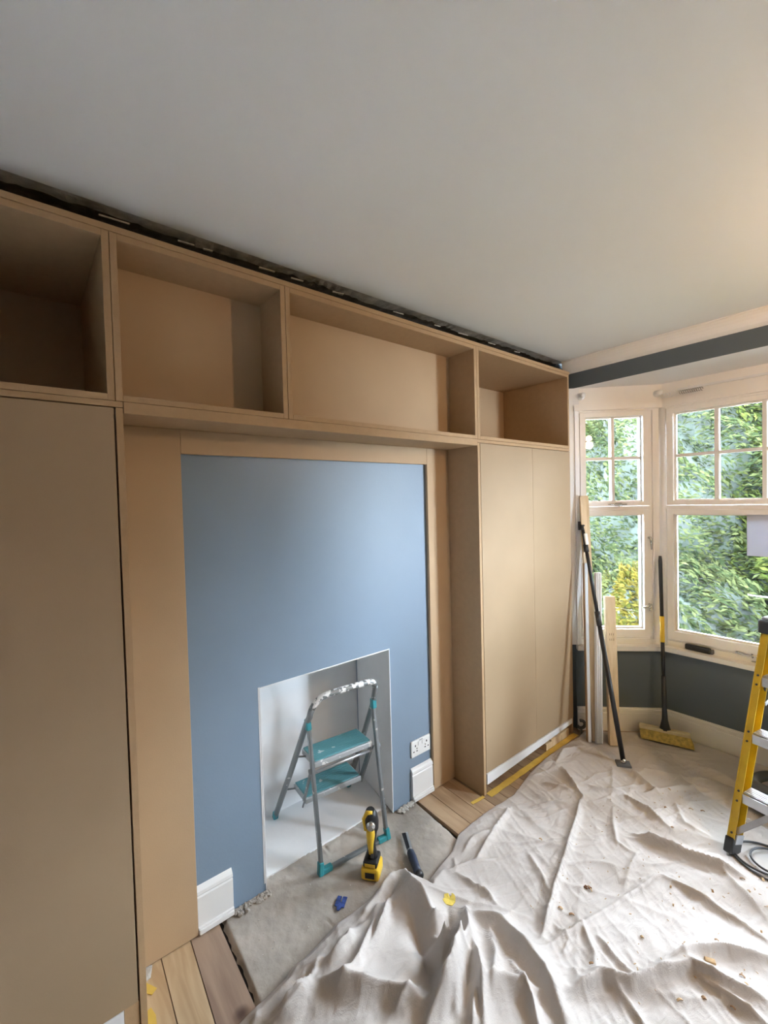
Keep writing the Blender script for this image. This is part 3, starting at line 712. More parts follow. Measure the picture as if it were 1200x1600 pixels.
# hand saw / scraper lying on concrete
t = thing('jab_saw', 'small hand tool with navy grip and dark blade lying on the hearth', 'hand tool', (-1.40, 1.235, 0))
a0 = Vector((-1.510, 1.300, .012)); a1 = Vector((-1.405, 1.243, .016)); a2 = Vector((-1.285, 1.183, .020))
b = nb(); bar(b, a0, a1, .003, .024, (0, 0, 1)); 
obj('blade', b, BLK_M, t)
b = nb(); bar(b, a0+Vector((.01, .006, .006)), a1+Vector((0, .006, .004)), .004, .010, (0, 0, 1)); obj('blade_edge', b, ALU, t)
b = nb(); d = (a2-a1); tube(b, [a1-d*.06, a1, a1+d*.25, a1+d*.6, a1+d*.9], [.010, .016, .0175, .016, .017], 14); obj('grip', b, NAVY, t)
b = nb(); tube(b, [a1-d*.10, a1+d*.02], [.012, .013], 12); obj('ferrule', b, ALU, t)
b = nb(); tube(b, [a1+d*.88, a1+d*.96, a2+d*.02], [.019, .019, .013], 14); obj('end_cap', b, BLK, t)

# blue mark on concrete: two short strokes joined like a little tooth
b = nb()
c0 = Vector((-1.418, .888, 0))
dx = Vector((.62, -.78, 0)); dy = Vector((-.78, -.62, 0))   # dx downwards in view, dy to the left
for off, l in ((-.011, .05), (.011, .052)):
    p = c0-dy*off; bar(b, p-dx*l*.5+Vector((0, 0, .0015)), p+dx*l*.4+Vector((0, 0, .0015)), .017, .003, Vector((.78, .62, 0)), .001)
hexa(b, [c0+dx*.0+dy*.018, c0+dx*.0-dy*.018, c0+dx*.035-dy*.004, c0+dx*.035+dy*.004], [p+Vector((0, 0, .0032)) for p in (c0+dx*.0+dy*.018, c0+dx*.0-dy*.018, c0+dx*.035-dy*.004, c0+dx*.035+dy*.004)])
tag(obj('crayon_mark', b, BLUEP, None, c0), 'small dark blue forked mark on the concrete hearth', 'mark')

# rubble along wall foot
def rubble(n, fn, m_, name, parent=None, s0=.002, s1=.007):
    b = nb()
    for _ in range(n):
        x, y, z = fn(); s = random.uniform(s0, s1)
        r_ = bmesh.ops.create_icosphere(b, subdivisions=1, radius=s, matrix=Matrix.Translation((x, y, z)) @ Matrix.Rotation(random.random()*6, 4, 'Z') @ Matrix.Diagonal((1, random.uniform(.5, 1), random.uniform(.4, .8), 1)))
        for v_ in r_['verts']: v_.co += Vector([random.uniform(-.25, .25)*s for _ in range(3)])
    return obj(name, b, m_, parent)
o = rubble(90, lambda: (-1.652+abs(random.gauss(0, .012)), random.uniform(1.385, 1.485), .003), CHIP, 'plaster_crumbs', None, .003, .012)
o['kind'] = 'stuff'; tag(o, 'white broken plaster crumbs at wall foot right of fireplace', 'rubble')
o = rubble(110, lambda: (-1.652+abs(random.gauss(0, .014)), random.uniform(.555, .70), .002), CONC, 'plaster_crumbs', None, .003, .011)
o['kind'] = 'stuff'; tag(o, 'grey mortar crumbs at wall foot left of fireplace', 'rubble')
o = rubble(130, lambda: (random.uniform(-1.68, -1.30), random.uniform(.55, 1.46), .001), CHIP, 'dust_grit', None, .0010, .0028)
o['kind'] = 'stuff'; tag(o, 'fine pale grit scattered over concrete hearth', 'grit')

# ------------------------------------------------------------------ dust sheet
RIDGES = [
  (.022, .012, .016, [(-1.047, 1.109), (-0.994, 1.035), (-0.953, 0.96)]),
  (.022, .012, .016, [(-0.936, 1.039), (-0.894, 0.96), (-0.859, 0.862)]),
  (.022, .012, .016, [(-0.945, 1.192), (-0.866, 1.122), (-0.805, 1.024)]),
  (.022, .012, .016, [(-0.839, 0.984), (-0.793, 0.916)]),
  (.022, .012, .016, [(-1.205, 0.889), (-1.123, 0.761), (-1.102, 0.675)]),
  (.022, .012, .016, [(-1.26, 1.015), (-1.183, 0.914), (-1.134, 0.807)]),
  (.022, .012, .016, [(-0.953, 0.85), (-0.953, 0.775)]),
  (.022, .012, .016, [(-1.236, 0.688), (-1.195, 0.619), (-1.199, 0.535)]),
  (.022, .012, .016, [(-0.832, 1.161), (-0.731, 1.111), (-0.674, 1.068)]),
  (.022, .012, .016, [(-1.036, 1.018), (-0.966, 1.004), (-0.913, 1.051)]),
  (0.07, 0.03, 0.045, [(-1.313, 1.126), (-1.198, 1.065), (-1.126, 1.06), (-1.059, 1.048)]),
  (0.035, 0.05, 0.03, [(-1.338, 1.133), (-1.307, 1.014), (-1.231, 0.908)]),
  (-0.03, 0.03, 0.03, [(-1.276, 1.075), (-1.248, 0.877), (-1.221, 0.671), (-1.204, 0.556)]),
  (0.035, 0.05, 0.04, [(-1.297, 0.975), (-1.24, 0.844), (-1.217, 0.725), (-1.251, 0.626)]),
  (-0.045, 0.035, 0.03, [(-1.17, 1.022), (-1.083, 0.986), (-0.988, 0.943), (-0.92, 0.89)]),
  (0.055, 0.018, 0.016, [(-1.05, 1.187), (-0.958, 1.099), (-0.933, 1.035), (-0.892, 0.943), (-0.873, 0.819)]),
  (0.045, 0.016, 0.014, [(-0.946, 1.1), (-0.883, 1.055), (-0.839, 1.016), (-0.774, 0.945)]),
  (0.045, 0.02, 0.02, [(-1.053, 0.968), (-0.984, 0.993), (-0.947, 1.016), (-0.916, 0.966), (-0.901, 0.905), (-0.903, 0.835)]),
  (-0.03, 0.015, 0.015, [(-1.097, 1.145), (-1.026, 1.085), (-1.019, 1.028)]),
  (0.04, 0.03, 0.03, [(-1.173, 0.65), (-1.097, 0.705), (-1.018, 0.779), (-0.922, 0.846)]),
  (0.03, 0.03, 0.03, [(-1.183, 0.638), (-1.18, 0.566), (-1.18, 0.505)]),
  (0.025, 0.015, 0.015, [(-1.082, 1.13), (-1.065, 1.078), (-1.075, 1.031)]),
  (0.05, 0.05, 0.025, [(-1.029, 1.191), (-0.931, 1.239), (-0.841, 1.226), (-0.75, 1.211), (-0.64, 1.144)]),
  (0.03, 0.02, 0.03, [(-0.851, 0.991), (-0.804, 1.086), (-0.736, 1.152)]),
  (0.02, 0.012, 0.012, [(-0.91, 1.0), (-0.875, 0.948), (-0.847, 0.907)]),
  (0.02, 0.02, 0.02, [(-1.237, 0.815), (-1.209, 0.782), (-1.202, 0.715)]),
  (0.022, 0.01, 0.018, [(-1.091, 2.157), (-1.053, 2.031), (-0.965, 1.757), (-0.903, 1.543), (-0.826, 1.326)]),
  (0.026, 0.03, 0.01, [(-0.821, 2.067), (-0.639, 2.101), (-0.55, 2.129), (-0.448, 2.167)]),
  (0.036, 0.032, 0.012, [(-0.679, 1.208), (-0.653, 1.284), (-0.634, 1.348), (-0.564, 1.395), (-0.52, 1.505), (-0.462, 1.605), (-0.388, 1.623), (-0.289, 1.666)]),
  (0.03, 0.022, 0.014, [(-0.531, 1.537), (-0.472, 1.665), (-0.411, 1.743), (-0.288, 1.843)]),
  (0.012, 0.018, 0.014, [(-0.812, 1.247), (-0.762, 1.494), (-0.697, 1.766), (-0.662, 1.925)]),
  (0.015, 0.012, 0.014, [(-0.661, 1.922), (-0.482, 1.918), (-0.314, 1.906)]),
  (0.014, 0.012, 0.014, [(-0.766, 1.487), (-0.682, 1.407), (-0.657, 1.354)]),
  (0.014, 0.012, 0.014, [(-0.71, 1.489), (-0.623, 1.445), (-0.574, 1.434)]),
  (0.014, 0.014, 0.012, [(-0.602, 1.363), (-0.55, 1.349), (-0.506, 1.327)]),
  (0.018, 0.014, 0.012, [(-0.438, 1.59), (-0.375, 1.589), (-0.278, 1.599)]),
  (0.014, 0.014, 0.014, [(-0.516, 2.138), (-0.418, 2.061), (-0.336, 1.988)]),
  (0.022, 0.01, 0.014, [(-1.281, 2.29), (-1.193, 2.202), (-1.117, 2.156), (-1.068, 2.117)]),
  (0.018, 0.012, 0.016, [(-0.964, 2.316), (-0.837, 2.278), (-0.717, 2.227)]),
  (0.012, 0.012, 0.012, [(-1.11, 2.251), (-1.029, 2.282), (-0.962, 2.335)]),
  (0.018, 0.014, 0.016, [(-1.115, 2.558), (-0.982, 2.523), (-0.847, 2.456)]),
  (0.014, 0.014, 0.012, [(-0.846, 2.669), (-0.734, 2.739), (-0.625, 2.8)]),
  (0.012, 0.012, 0.012, [(-0.961, 2.186), (-0.909, 2.065), (-0.853, 1.967), (-0.786, 1.958)]),
  (0.016, 0.016, 0.012, [(-1.287, 1.807), (-1.252, 1.665), (-1.195, 1.423)]),
  (0.016, 0.016, 0.016, [(-1.201, 1.309), (-1.104, 1.318), (-1.058, 1.328), (-1.002, 1.312)]),
  (0.014, 0.014, 0.018, [(-1.194, 1.161), (-1.063, 1.224), (-0.899, 1.361)]),
  (0.01, 0.01, 0.012, [(-1.062, 1.621), (-0.979, 1.57), (-0.902, 1.509)]),
  (0.014, 0.014, 0.014, [(-1.262, 1.427), (-1.277, 1.51), (-1.239, 1.623)]),
  (0.012, 0.012, 0.012, [(-1.256, 1.359), (-1.22, 1.326), (-1.201, 1.397), (-1.15, 1.481)]),
  (0.014, 0.01, 0.014, [(-1.328, 2.297), (-1.365, 2.449), (-1.31, 2.614)]),
  (0.012, 0.014, 0.014, [(-1.142, 2.138), (-1.217, 2.114), (-1.281, 2.097)]),
  (0.012, 0.012, 0.012, [(-1.07, 2.063), (-1.151, 1.997), (-1.224, 1.886)]),
  (0.01, 0.012, 0.012, [(-0.844, 2.024), (-0.75, 2.088), (-0.669, 2.143)]),
  (0.012, 0.012, 0.012, [(-0.896, 2.418), (-0.804, 2.583), (-0.708, 2.693)]),
  (0.01, 0.012, 0.012, [(-0.772, 2.434), (-0.695, 2.313), (-0.598, 2.319)]),
  (0.01, 0.012, 0.012, [(-1.04, 2.586), (-0.836, 2.687), (-0.699, 2.609)]),
  (0.01, 0.01, 0.01, [(-0.535, 2.559), (-0.441, 2.546)]),
  (0.01, 0.01, 0.012, [(-0.828, 1.416), (-0.765, 1.396), (-0.752, 1.33)]),
  (0.008, 0.01, 0.012, [(-0.77, 2.003), (-0.756, 1.869), (-0.729, 1.742)]),
]
BND = [(-1.26, -1.4), (-1.24, -.6), (-1.25, .0), (-1.27, .40), (-1.281, .482), (-1.293, .595), (-1.312, .63), (-1.31, .668), (-1.326, .759), (-1.341, .811), (-1.340, .904), (-1.345, 1.007), (-1.385, 1.09), (-1.392, 1.125),
       (-1.340, 1.160), (-1.234, 1.185), (-1.254, 1.21), (-1.280, 1.293), (-1.299, 1.394), (-1.346, 1.486), (-1.350, 1.695), (-1.338, 1.907), (-1.385, 2.139), (-1.403, 2.316), (-1.403, 2.518), (-1.388, 2.688), (-1.40, 2.78), (-1.06, 3.12)]
FLAT = [(-1.079, 2.588, .07), (-.53, 2.28, .06), (-1.21, 2.76, .05), (-1.25, 2.73, .06), (-1.30, 2.70, .05), (-.10, 2.19, .08), (-.36, 2.83, .24), (-.42, 2.34, .16), (-1.02, 3.03, .12), (-.30, 3.1, .1)]
def cloth():
    NY = 820; Yr = np.linspace(-1.35, 3.150, NY)
    bn = np.array(BND); Xb = np.interp(Yr, bn[:, 1], bn[:, 0])
    lim = np.where(Yr > 2.772, -1.452+(Yr-2.79)+.034*1.0, -9); Xb = np.maximum(Xb, lim)
    Xm = np.where(Yr > 2.772, .906-(Yr-2.79)-.034, .87)
    tfr = np.concatenate([np.linspace(0, 1.32, 240), 1.32+(np.linspace(0, 1, 44)[1:])**1.2*1.9])
    T, Y = np.meshgrid(tfr, Yr); X = Xb[:, None]+T*((-.02-Xb)/1.32)[:, None]
    frac = (Xm-Xb)/tfr[-1]
    X = np.where(T > 1.32, -.02+(T-1.32)*((Xm+.02)/(tfr[-1]-1.32))[:, None], X)
    # smooth wandering of the drawn boundary
    Z = np.full_like(X, .0065)
    # wrinkles
    def aniso(ang, s1, s2, seed):
        c, s = math.cos(ang), math.sin(ang); a = (X*c+Y*s)*s1+50; bb = (-X*s+Y*c)*s2+50
        wx = vnoise(a*.6+7, bb*.6+3, seed+50)*1.1
        return vnoise(a+wx, bb+wx, seed)
    def rdg(n, p=3): return np.clip(1-np.abs(n)*1.6, 0, 1)**p
    mask = .4+.6*np.clip(vnoise(X*1.6+9, Y*1.6+4, 77)+.5, 0, 1)
    calm = 1-.75*np.exp(-(((X+.72)/.45)**2+((Y-3.0)/.30)**2))
    heap = np.exp(-(((X+1.02)/.30)**4+((Y-.86)/.36)**4))
    calm = calm*(1-.8*heap)
    Z += .0090*rdg(aniso(.55, 1.6, 6.5, 11))*mask*calm
    Z += .0070*rdg(aniso(2.0, 2.0, 8.0, 12))*mask*calm
    Z += .0052*rdg(aniso(1.1, 3.0, 15, 13), 3.5)*calm
    Z += .0042*rdg(aniso(-.4, 4.5, 22, 14), 3.5)*mask*calm
    Z += .0040*rdg(aniso(2.6, 4.0, 20, 17), 3.5)*mask*calm
    Z += .006*(aniso(.3, 2.2, 2.2, 15)*.5+.5)*calm
    Z += .0012*aniso(.2, 22, 34, 16)
    # bunched heap towards the camera
    Z += .055*heap+heap*.018*(aniso(.9, 2.4, 3.2, 23)*.5+.5)
    Z += heap*.004*rdg(aniso(1.9, 4, 16, 21), 3)
    for h, wl, wr, P_ in RIDGES:
        P_ = np.array(P_); seg = np.diff(P_, axis=0); sl = np.hypot(*seg.T); Lt = sl.sum(); cum = 0
        best = np.full_like(X, 9.); bs = np.zeros_like(X); bsign = np.ones_like(X)
        pad = .2
        sel = (X > P_[:, 0].min()-pad) & (X < P_[:, 0].max()+pad) & (Y > P_[:, 1].min()-pad) & (Y < P_[:, 1].max()+pad)
        xs_ = X[sel]; ys_ = Y[sel]; be = np.full(xs_.shape, 9.); s_ = np.zeros(xs_.shape); sg = np.ones(xs_.shape)
        for i in range(len(seg)):
            dx_ = xs_-P_[i, 0]; dy_ = ys_-P_[i, 1]; tt = np.clip((dx_*seg[i, 0]+dy_*seg[i, 1])/sl[i]**2, 0, 1)
            ex = dx_-tt*seg[i, 0]; ey = dy_-tt*seg[i, 1]; dd = np.hypot(ex, ey); cr = seg[i, 0]*dy_-seg[i, 1]*dx_
            mk = dd < be; be = np.where(mk, dd, be); s_ = np.where(mk, cum+tt*sl[i], s_); sg = np.where(mk, np.sign(cr), sg); cum += sl[i]
        tp = np.clip(np.minimum(s_+.015, Lt-s_+.015)/min(.10, Lt*.4), 0, 1)**.7
        w_ = np.where(sg > 0, wl, wr)*(.55+.45*tp)
        wob = 1+.25*vnoise(s_*14+3, s_*0+h*99, 31)
        Z[sel] += (1.3*h*tp*wob*np.exp(-(be/w_)**1.25) if abs(h) > .027 else 1.65*h*tp*wob*np.exp(-(be/(w_*.85))**1.05))
    for fx, fy, fr in FLAT:
        g = np.exp(-(((X-fx)**2+(Y-fy)**2)/fr**2)**1.5); Z = Z*(1-g)+.0065*g
    # wall and edge: settle down onto floor
    e = np.clip(T/.03, 0, 1); Z = np.where(T < .03, .005+(Z-.005)*(e*.65+.35), Z)
    Z = np.maximum(Z, .005)
    # sheet leans over: small horizontal shear by height for sharper lee sides
    gy, gx = np.gradient(Z)
    X2 = X+0; Y2 = Y+0
    # skirt column at left boundary
    Xs = np.concatenate([X2[:, :1]-.001, X2], 1); Ys = np.concatenate([Y2[:, :1], Y2], 1); Zs = np.concatenate([np.full((NY, 1), .001), Z], 1)
    o = grid_mesh('dust_sheet', Xs, Ys, Zs, CLOTH)
    return o, X2, Y2, Z
sheet, CX, CY, CZZ = cloth()
tag(sheet, 'crumpled off-white cotton dust sheet spread over the floor up to the bay', 'dust sheet')
def cz(x, y):
    i = int(np.clip(np.searchsorted(CY[:, 0], y), 0, CY.shape[0]-1)); j = int(np.clip(np.searchsorted(CX[i], x), 0, CX.shape[1]-1)); return float(CZZ[i, j])

# yellow paint dab on the sheet
b = nb(); n = 14; c = (-1.117, 1.176)
ring = [(c[0]+.022*math.cos(k/n*2*PI)*(1+.2*math.sin(3*k)), c[1]+.024*math.sin(k/n*2*PI)) for k in range(n)]
lo = [(x, y, cz(x, y)+.0002) for x, y in ring]; hi = [(x, y, cz(x, y)+.0022) for x, y in ring]
ctr = b.verts.new((c[0], c[1], cz(*c)+.0025)); L0 = [b.verts.new(p) for p in lo]; H0 = [b.verts.new(p) for p in hi]
for k in range(n):
    j = (k+1) % n; b.faces.new((H0[k], H0[j], ctr)); b.faces.new((L0[k], L0[j], H0[j], H0[k]))
tag(obj('paint_spot', b, mat('yellow_paint', (.78, .60, .12), .5, var=.08, scale=40), None, (*c, cz(*c))), 'yellow spot on the dust sheet beside its raised fold', 'paint spot')

# shavings and chips
SH = [(-0.824, 1.656), (-0.813, 1.647), (-0.441, 1.666), (-0.584, 1.814), (-0.357, 1.7), (-0.611, 1.599), (-0.671, 1.361), (-0.851, 1.492), (-0.812, 1.499), (-0.616, 1.888), (-0.509, 1.992), (-0.337, 1.662), (-0.441, 1.771), (-0.353, 1.935), (-0.45, 2.148), (-0.419, 2.096), (-0.5, 1.653), (-0.829, 2.524), (-0.79, 2.361), (-0.709, 2.448), (-0.67, 2.478), (-0.517, 2.527), (-0.726, 2.245), (-1.071, 1.72), (-0.415, 1.536), (-0.46, 1.475), (-0.352, 1.57), (-0.399, 2.211)]
SHM = [mat('shaving_a', (.33, .19, .09), .8, var=.2, scale=80), mat('shaving_b', (.50, .34, .18), .8, var=.2, scale=80)]
def shav_label(x, y):
    if y > 2.2: w = 'between the prop foot and the bay skirting'
    elif y > 1.85: w = 'in front of the yellow ladder foot'
    elif x > -.47: w = 'on the long folds at the right edge'
    elif x > -.75: w = 'on the smooth sheet before the long fold'
    else: w = 'beside the long straight crease'
    return 'small brown wood shaving lying '+w, 'wood shaving', 'wood shavings '+w
for k, (x, y) in enumerate(SH):
    b = nb(); a = random.random()*PI; L_ = random.uniform(.010, .022); w = random.uniform(.004, .008); z = cz(x, y)+.001
    big = k in (3, )
    pts = [Vector((x+math.cos(a)*L_*(q-.5), y+math.sin(a)*L_*(q-.5), z+.004*math.sin(q*PI)+.001)) for q in (0, .25, .5, .75, 1)]
    for p, q in zip(pts, pts[1:]): bar(b, p, q, .0014, w, (0, 0, 1))
    tag(obj('wood_shaving', b, SHM[k % 2], None, (x, y, z)), *shav_label(x, y))
b = nb()
for k in range(9):
    p = (-.822+random.uniform(-.012, .012), 1.652+random.uniform(-.014, .014), 0)
    z = cz(p[0], p[1])+.004
    bmesh.ops.create_icosphere(b, subdivisions=1, radius=random.uniform(.003, .006), matrix=Matrix.Translation((p[0], p[1], z)) @ Matrix.Diagonal((1, .7, .6, 1)))
tag(obj('bark_crumbs', b, mat('rust_brown', (.16, .07, .03), .9, bump=.2), None, (-.82, 1.65, .01)), 'small cluster of dark rust brown crumbs on the dust sheet', 'crumbs')['kind'] = 'stuff'
b = nb(); x, y = -.433, 1.668; z = cz(x, y)
box(b, -.015, .015, -.008, .008, 0, .009, rmat((x, y, z), .5), .003); tag(obj('wood_chip', b, SHM[1], None, (x, y, z)), 'thick pale wood chip beside a long fold of the dust sheet', 'wood chip')
b = nb()
for k in range(420):
    x = random.uniform(-1.0, .4); y = random.uniform(1.35, 2.9); z = cz(x, y)+.0012; a = random.random()*PI; L_ = random.uniform(.003, .008)
    if (x+.53)**2+(y-2.28)**2 < .003: continue
    bar(b, (x, y, z), (x+math.cos(a)*L_, y+math.sin(a)*L_, z+.001), .001, random.uniform(.001, .003), (0, 0, 1))
o = tag(obj('sawdust_crumbs', b, SHM[1], None), 'fine wood crumbs scattered over dust sheet', 'crumbs'); o['kind'] = 'stuff'

# ------------------------------------------------------------------ things leaning in the bay corner
zc0 = .0075
def lean(name, foot, top, w, d, side, m_, label, cat, extra=None):
    foot = Vector(foot); top = Vector(top)
    t = thing(name, label, cat, foot)
    b = nb(); bar(b, foot, top, w, d, side, .0012); obj('board', b, m_, t)
    if extra: extra(t, foot, top)
    return t
pd = (.70, .71, 0)
lean('pine_batten', (-1.290, 2.716, .012), (-1.398, 2.808, 1.545), .052, .020, pd, PINE, 'tallest pale pine batten leaning in the corner by the cabinet', 'timber')
def mold(t, f, tp):
    s = Vector(pd); s = (s-(tp-f).normalized()*s.dot((tp-f).normalized())).normalized(); n_ = Vector((.7071, -.7071, 0))
    for k in (-.012, 0, .012):
        b = nb(); tube(b, [f+s*k+n_*.010+Vector((0, 0, .004)), tp+s*k+n_*.010], .0045, 8); obj('moulding_ridge', b, WHITE, t)
lean('white_board', (-1.318, 2.676, .012), (-1.372, 2.765, 1.115), .018, .030, pd, PAPERB, 'narrow white board with brown edge, nearest the cabinet of the leaning lengths', 'board',
     lambda t, f, tp: obj('brown_edge', (lambda b: (bar(b, f+Vector((-.008, -.008, 0)), tp+Vector((-.008, -.008, 0)), 003e-3, .030, pd), b)[1])(nb()), PINE_E, t))
lean('white_moulding', (-1.268, 2.700, .012), (-1.305, 2.790, 1.058), .042, .018, pd, PAPERB, 'ribbed white moulding length leaning between the narrow board and the prop', 'moulding', mold)
lean('pine_plank', (-1.199, 2.752, .012), (-1.262, 2.848, .905), .060, .035, pd, PINE, 'shorter pine plank leaning right of the white moulding, behind the black prop', 'timber',
     lambda t, f, tp: obj('stamp', (lambda b: ([bar(b, f+(tp-f)*q+Vector((.0125+dx_, -.0125+dx_, 0)), f+(tp-f)*(q+.015)+Vector((.0125+dx_, -.0125+dx_, 0)), .003, .0008, pd) for q in (.70, .735) for dx_ in (-.008, .0, .008)], b)[1])(nb()), mat('ink', (.2, .12, .07), .8), t))

# telescopic prop
t = thing('telescopic_prop', 'black telescopic support pole with swivel pads leaning towards the window jamb', 'prop', (-1.079, 2.588, .008))
f = Vector((-1.079, 2.588, .030)); tp = Vector((-1.388, 2.772, 1.325)); d = tp-f
b = nb(); tube(b, [f, f+d*.56], .0135, 14); obj('outer_tube', b, BLK_M, t)
b = nb(); tube(b, [f+d*.555, f+d*.62], .0155, 14); obj('collar', b, BLK, t)
b = nb(); tube(b, [f+d*.6, tp], .0105, 14); obj('inner_tube', b, BLK_M, t)
b = nb(); box(b, -.038, .038, -.030, .030, 0, .012, rmat((-1.079, 2.588, .007), .6), .004); pad = obj('foot_pad', b, GREYR, t)
b = nb(); lathe(b, [(.010, 0), (.016, .01), (.010, .03)], Matrix.Translation((-1.079, 2.588, .016))); obj('swivel', b, CHROME, t)
b = nb(); box(b, -.024, .024, -.005, .005, -.028, .028, Matrix.Translation((-1.404, 2.790, 1.352)) @ Matrix.Rotation(PI/4, 4, 'Z'), .003); obj('top_pad', b, BLK, t)
b = nb(); tube(b, [tp, tp+Vector((-.008, .008, .02))], .010, 10); lathe(b, [(.012, 0), (.017, .008), (.017, .016), (.008, .02)], Matrix.Translation((-1.399, 2.786, 1.342))); obj('ball_joint', b, BLK, t)
b = nb(); bar(b, f+d*.93+Vector((.012, -.004, 0)), f+d*.985+Vector((.014, -.004, 0)), .020, .022, None, .005); obj('release_lever', b, PLUG, t)
b = nb(); tube(b, [f+d*.895, f+d*.93], .0150, 14); obj('top_collar', b, BLK, t)

# broom
t = thing('broom', 'broom with black and yellow handle and yellow bristles standing in the bay corner', 'broom', (-1.02, 3.0, .007))
hb = Vector((-1.015, 3.035, .085)); ht = Vector((-1.066, 3.128, 1.150)); d = ht-hb
Mb = rmat((-1.015, 3.020, .0), rz=math.radians(19), rx=math.radians(-6))
b = nb(); box(b, -.135, .135, -.024, .026, .066, .086, Mb, .004); obj('head', b, BRHEAD, t)
b = nb()
for i in range(38):
    for j in range(4):
        x = -.130+.260*i/37; yy = -.018+.036*j/3; r0 = .0032
        p0_ = Mb @ Vector((x, yy, .068)); p1_ = Mb @ Vector((x+.010+(.01*(i/37)), yy*1.6-.014, .012+random.uniform(0, .004)))
        p1_.z = max(p1_.z, .009); tube(b, [p0_, p1_], [r0, r0*1.25], 5, cap=False)
o = obj('bristles', b, BRIST, t); o['kind'] = 'stuff'
b = nb(); tube(b, [hb-d*.005, hb+d*.02, hb+d*.05, hb+d*.11, hb+d*.3], [.032, .024, .017, .0135, .0125], 14); obj('socket', b, BLK, t)
b = nb(); tube(b, [hb+d*.29, hb+d*.50], .0110, 12); obj('lower_handle', b, BLK_M, t)
b = nb(); tube(b, [hb+d*.495, hb+d*.645], .0130, 14); obj('yellow_grip', b, YEL_T, t)
b = nb(); tube(b, [hb+d*.64, hb+d*.97, ht], [.0105, .0115, .008], 12); obj('upper_handle', b, BLK, t)

# black case on sill
t = thing('black_case', 'small black rounded case lying on the window sill', 'case', (-.875, 3.185, .567))
Mk = rmat((-.878, 3.190, .568), rz=math.radians(-5))
b = nb(); box(b, -.072, .066, -.017, .017, 0, .032, Mk, .007); obj('body', b, BLK, t)
b = nb(); box(b, .0665, .080, -.016, .016, .001, .030, Mk, .006); obj('end_cap', b, GREYR, t)
# loose catch on sill
t = thing('loose_tool', 'small metal tool with brown handle lying on sill near yellow ladder', 'hand tool', (-.60, 3.20, .567))
b = nb(); tube(b, [(-.655, 3.200, .575), (-.600, 3.188, .575), (-.58, 3.184, .575)], [.005, .006, .004], 8); obj('shank', b, CHROME, t)
b = nb(); tube(b, [(-.60, 3.186, .578), (-.565, 3.178, .579), (-.53, 3.172, .578)], [.009, .011, .008], 10); obj('handle', b, mat('brown_handle', (.20, .11, .06), .5, bump=.05), t)

# paper notice
b = nb(); SB.bx(b, -.642+1.066, -.450+1.066, .0145, .0155, 1.180, 1.452)
t = thing('paper_notice', 'white printed sheet of paper taped to the front bay window', 'paper', (-.546, 3.19, 1.18))
b.free(); b = nb(); box(b, -.642, -.452, 3.1900, 3.1910, 1.180, 1.462); obj('sheet', b, PAPER, t)
b = nb(); box(b, -.678, -.420, 3.1885, 3.1898, 1.440, 1.468, None, .0003); obj('tape', b, TAPE, t)['label'] = 'strip of yellow masking tape'

# ------------------------------------------------------------------ yellow step ladder
t = thing('yellow_step_ladder', 'yellow fibreglass step ladder with aluminium steps at the right edge', 'step ladder', (-.3, 2.4, .007))
B0 = Vector((-.525, 2.283, .0)); RR = Vector((.978, -.208, 0)); NN = Vector((.208, .978, 0)); WID = .46; SL = .36
def yl(u, w, z): return B0+RR*u+NN*(w+SL*z)+Vector((0, 0, z))
def chan(b, p, q, u, s):   # C channel: web + two flanges, s = direction of flanges
    bar(b, p, q, .004, .074, RR, .0008)
    bar(b, p+RR*s*.013-NN*.0355, q+RR*s*.013-NN*.0355, .026, .003, RR); bar(b, p+RR*s*.013+NN*.0355, q+RR*s*.013+NN*.0355, .026, .003, RR)
for u_, s in ((0, 1), (WID, -1)):
    b = nb(); chan(b, yl(u_, 0, .06), yl(u_, 0, .925), u_, s); fr_ = obj('front_rail', b, YEL, t); left_rail = fr_ if u_ == 0 else left_rail
    b = nb(); bar(b, yl(u_+s*.010, 0, .009), yl(u_+s*.010, 0, .070), .034, .082, RR, .006); obj('foot', b, BLK, t)
    b = nb(); bar(b, yl(u_+s*.028, 0, .05), yl(u_+s*.030, 0, .085), .004, .06, RR); obj('foot_plate', b, ALU, fr_)
for z in (.262, .498, .730):
    b = nb()
    hw = WID/2; c = yl(hw, 0, z)
    bar(b, yl(.027, 0, z-.004), yl(WID-.027, 0, z-.004), .062, .006, NN, .001)
    bar(b, yl(.027, 0, z-.026)-NN*.030, yl(WID-.027, 0, z-.026)-NN*.030, .040, .004, (0, 0, 1), .001)
    bar(b, yl(.027, 0, z-.016)+NN*.030, yl(WID-.027, 0, z-.016)+NN*.030, .024, .004, (0, 0, 1), .001)
    for k in range(5): bar(b, yl(.029, 0, z)+NN*(-.025+.0125*k), yl(WID-.029, 0, z)+NN*(-.025+.0125*k), .004, .003, NN)
    obj('step', b, ALU, t)
    for s_ in (-.012, .012):
        b = nb(); pq = yl(.013, 0, z-.02+s_*1.6)-NN*.034; tube(b, [pq, pq-NN*.007], .0042, 10); obj('rivet', b, BLK, left_rail)
for u0, u1 in ((.02, .13), (WID-.02, WID-.13)):
    b = nb(); bar(b, yl(u0, -.02, .10), yl(u1, -.02, .222), .022, .004, RR); obj('brace', b, ALU, t)
b = nb(); pq = yl(.013, 0, .10)-NN*.034; tube(b, [pq, pq-NN*.007], .0042, 10); obj('rivet', b, BLK, left_rail)
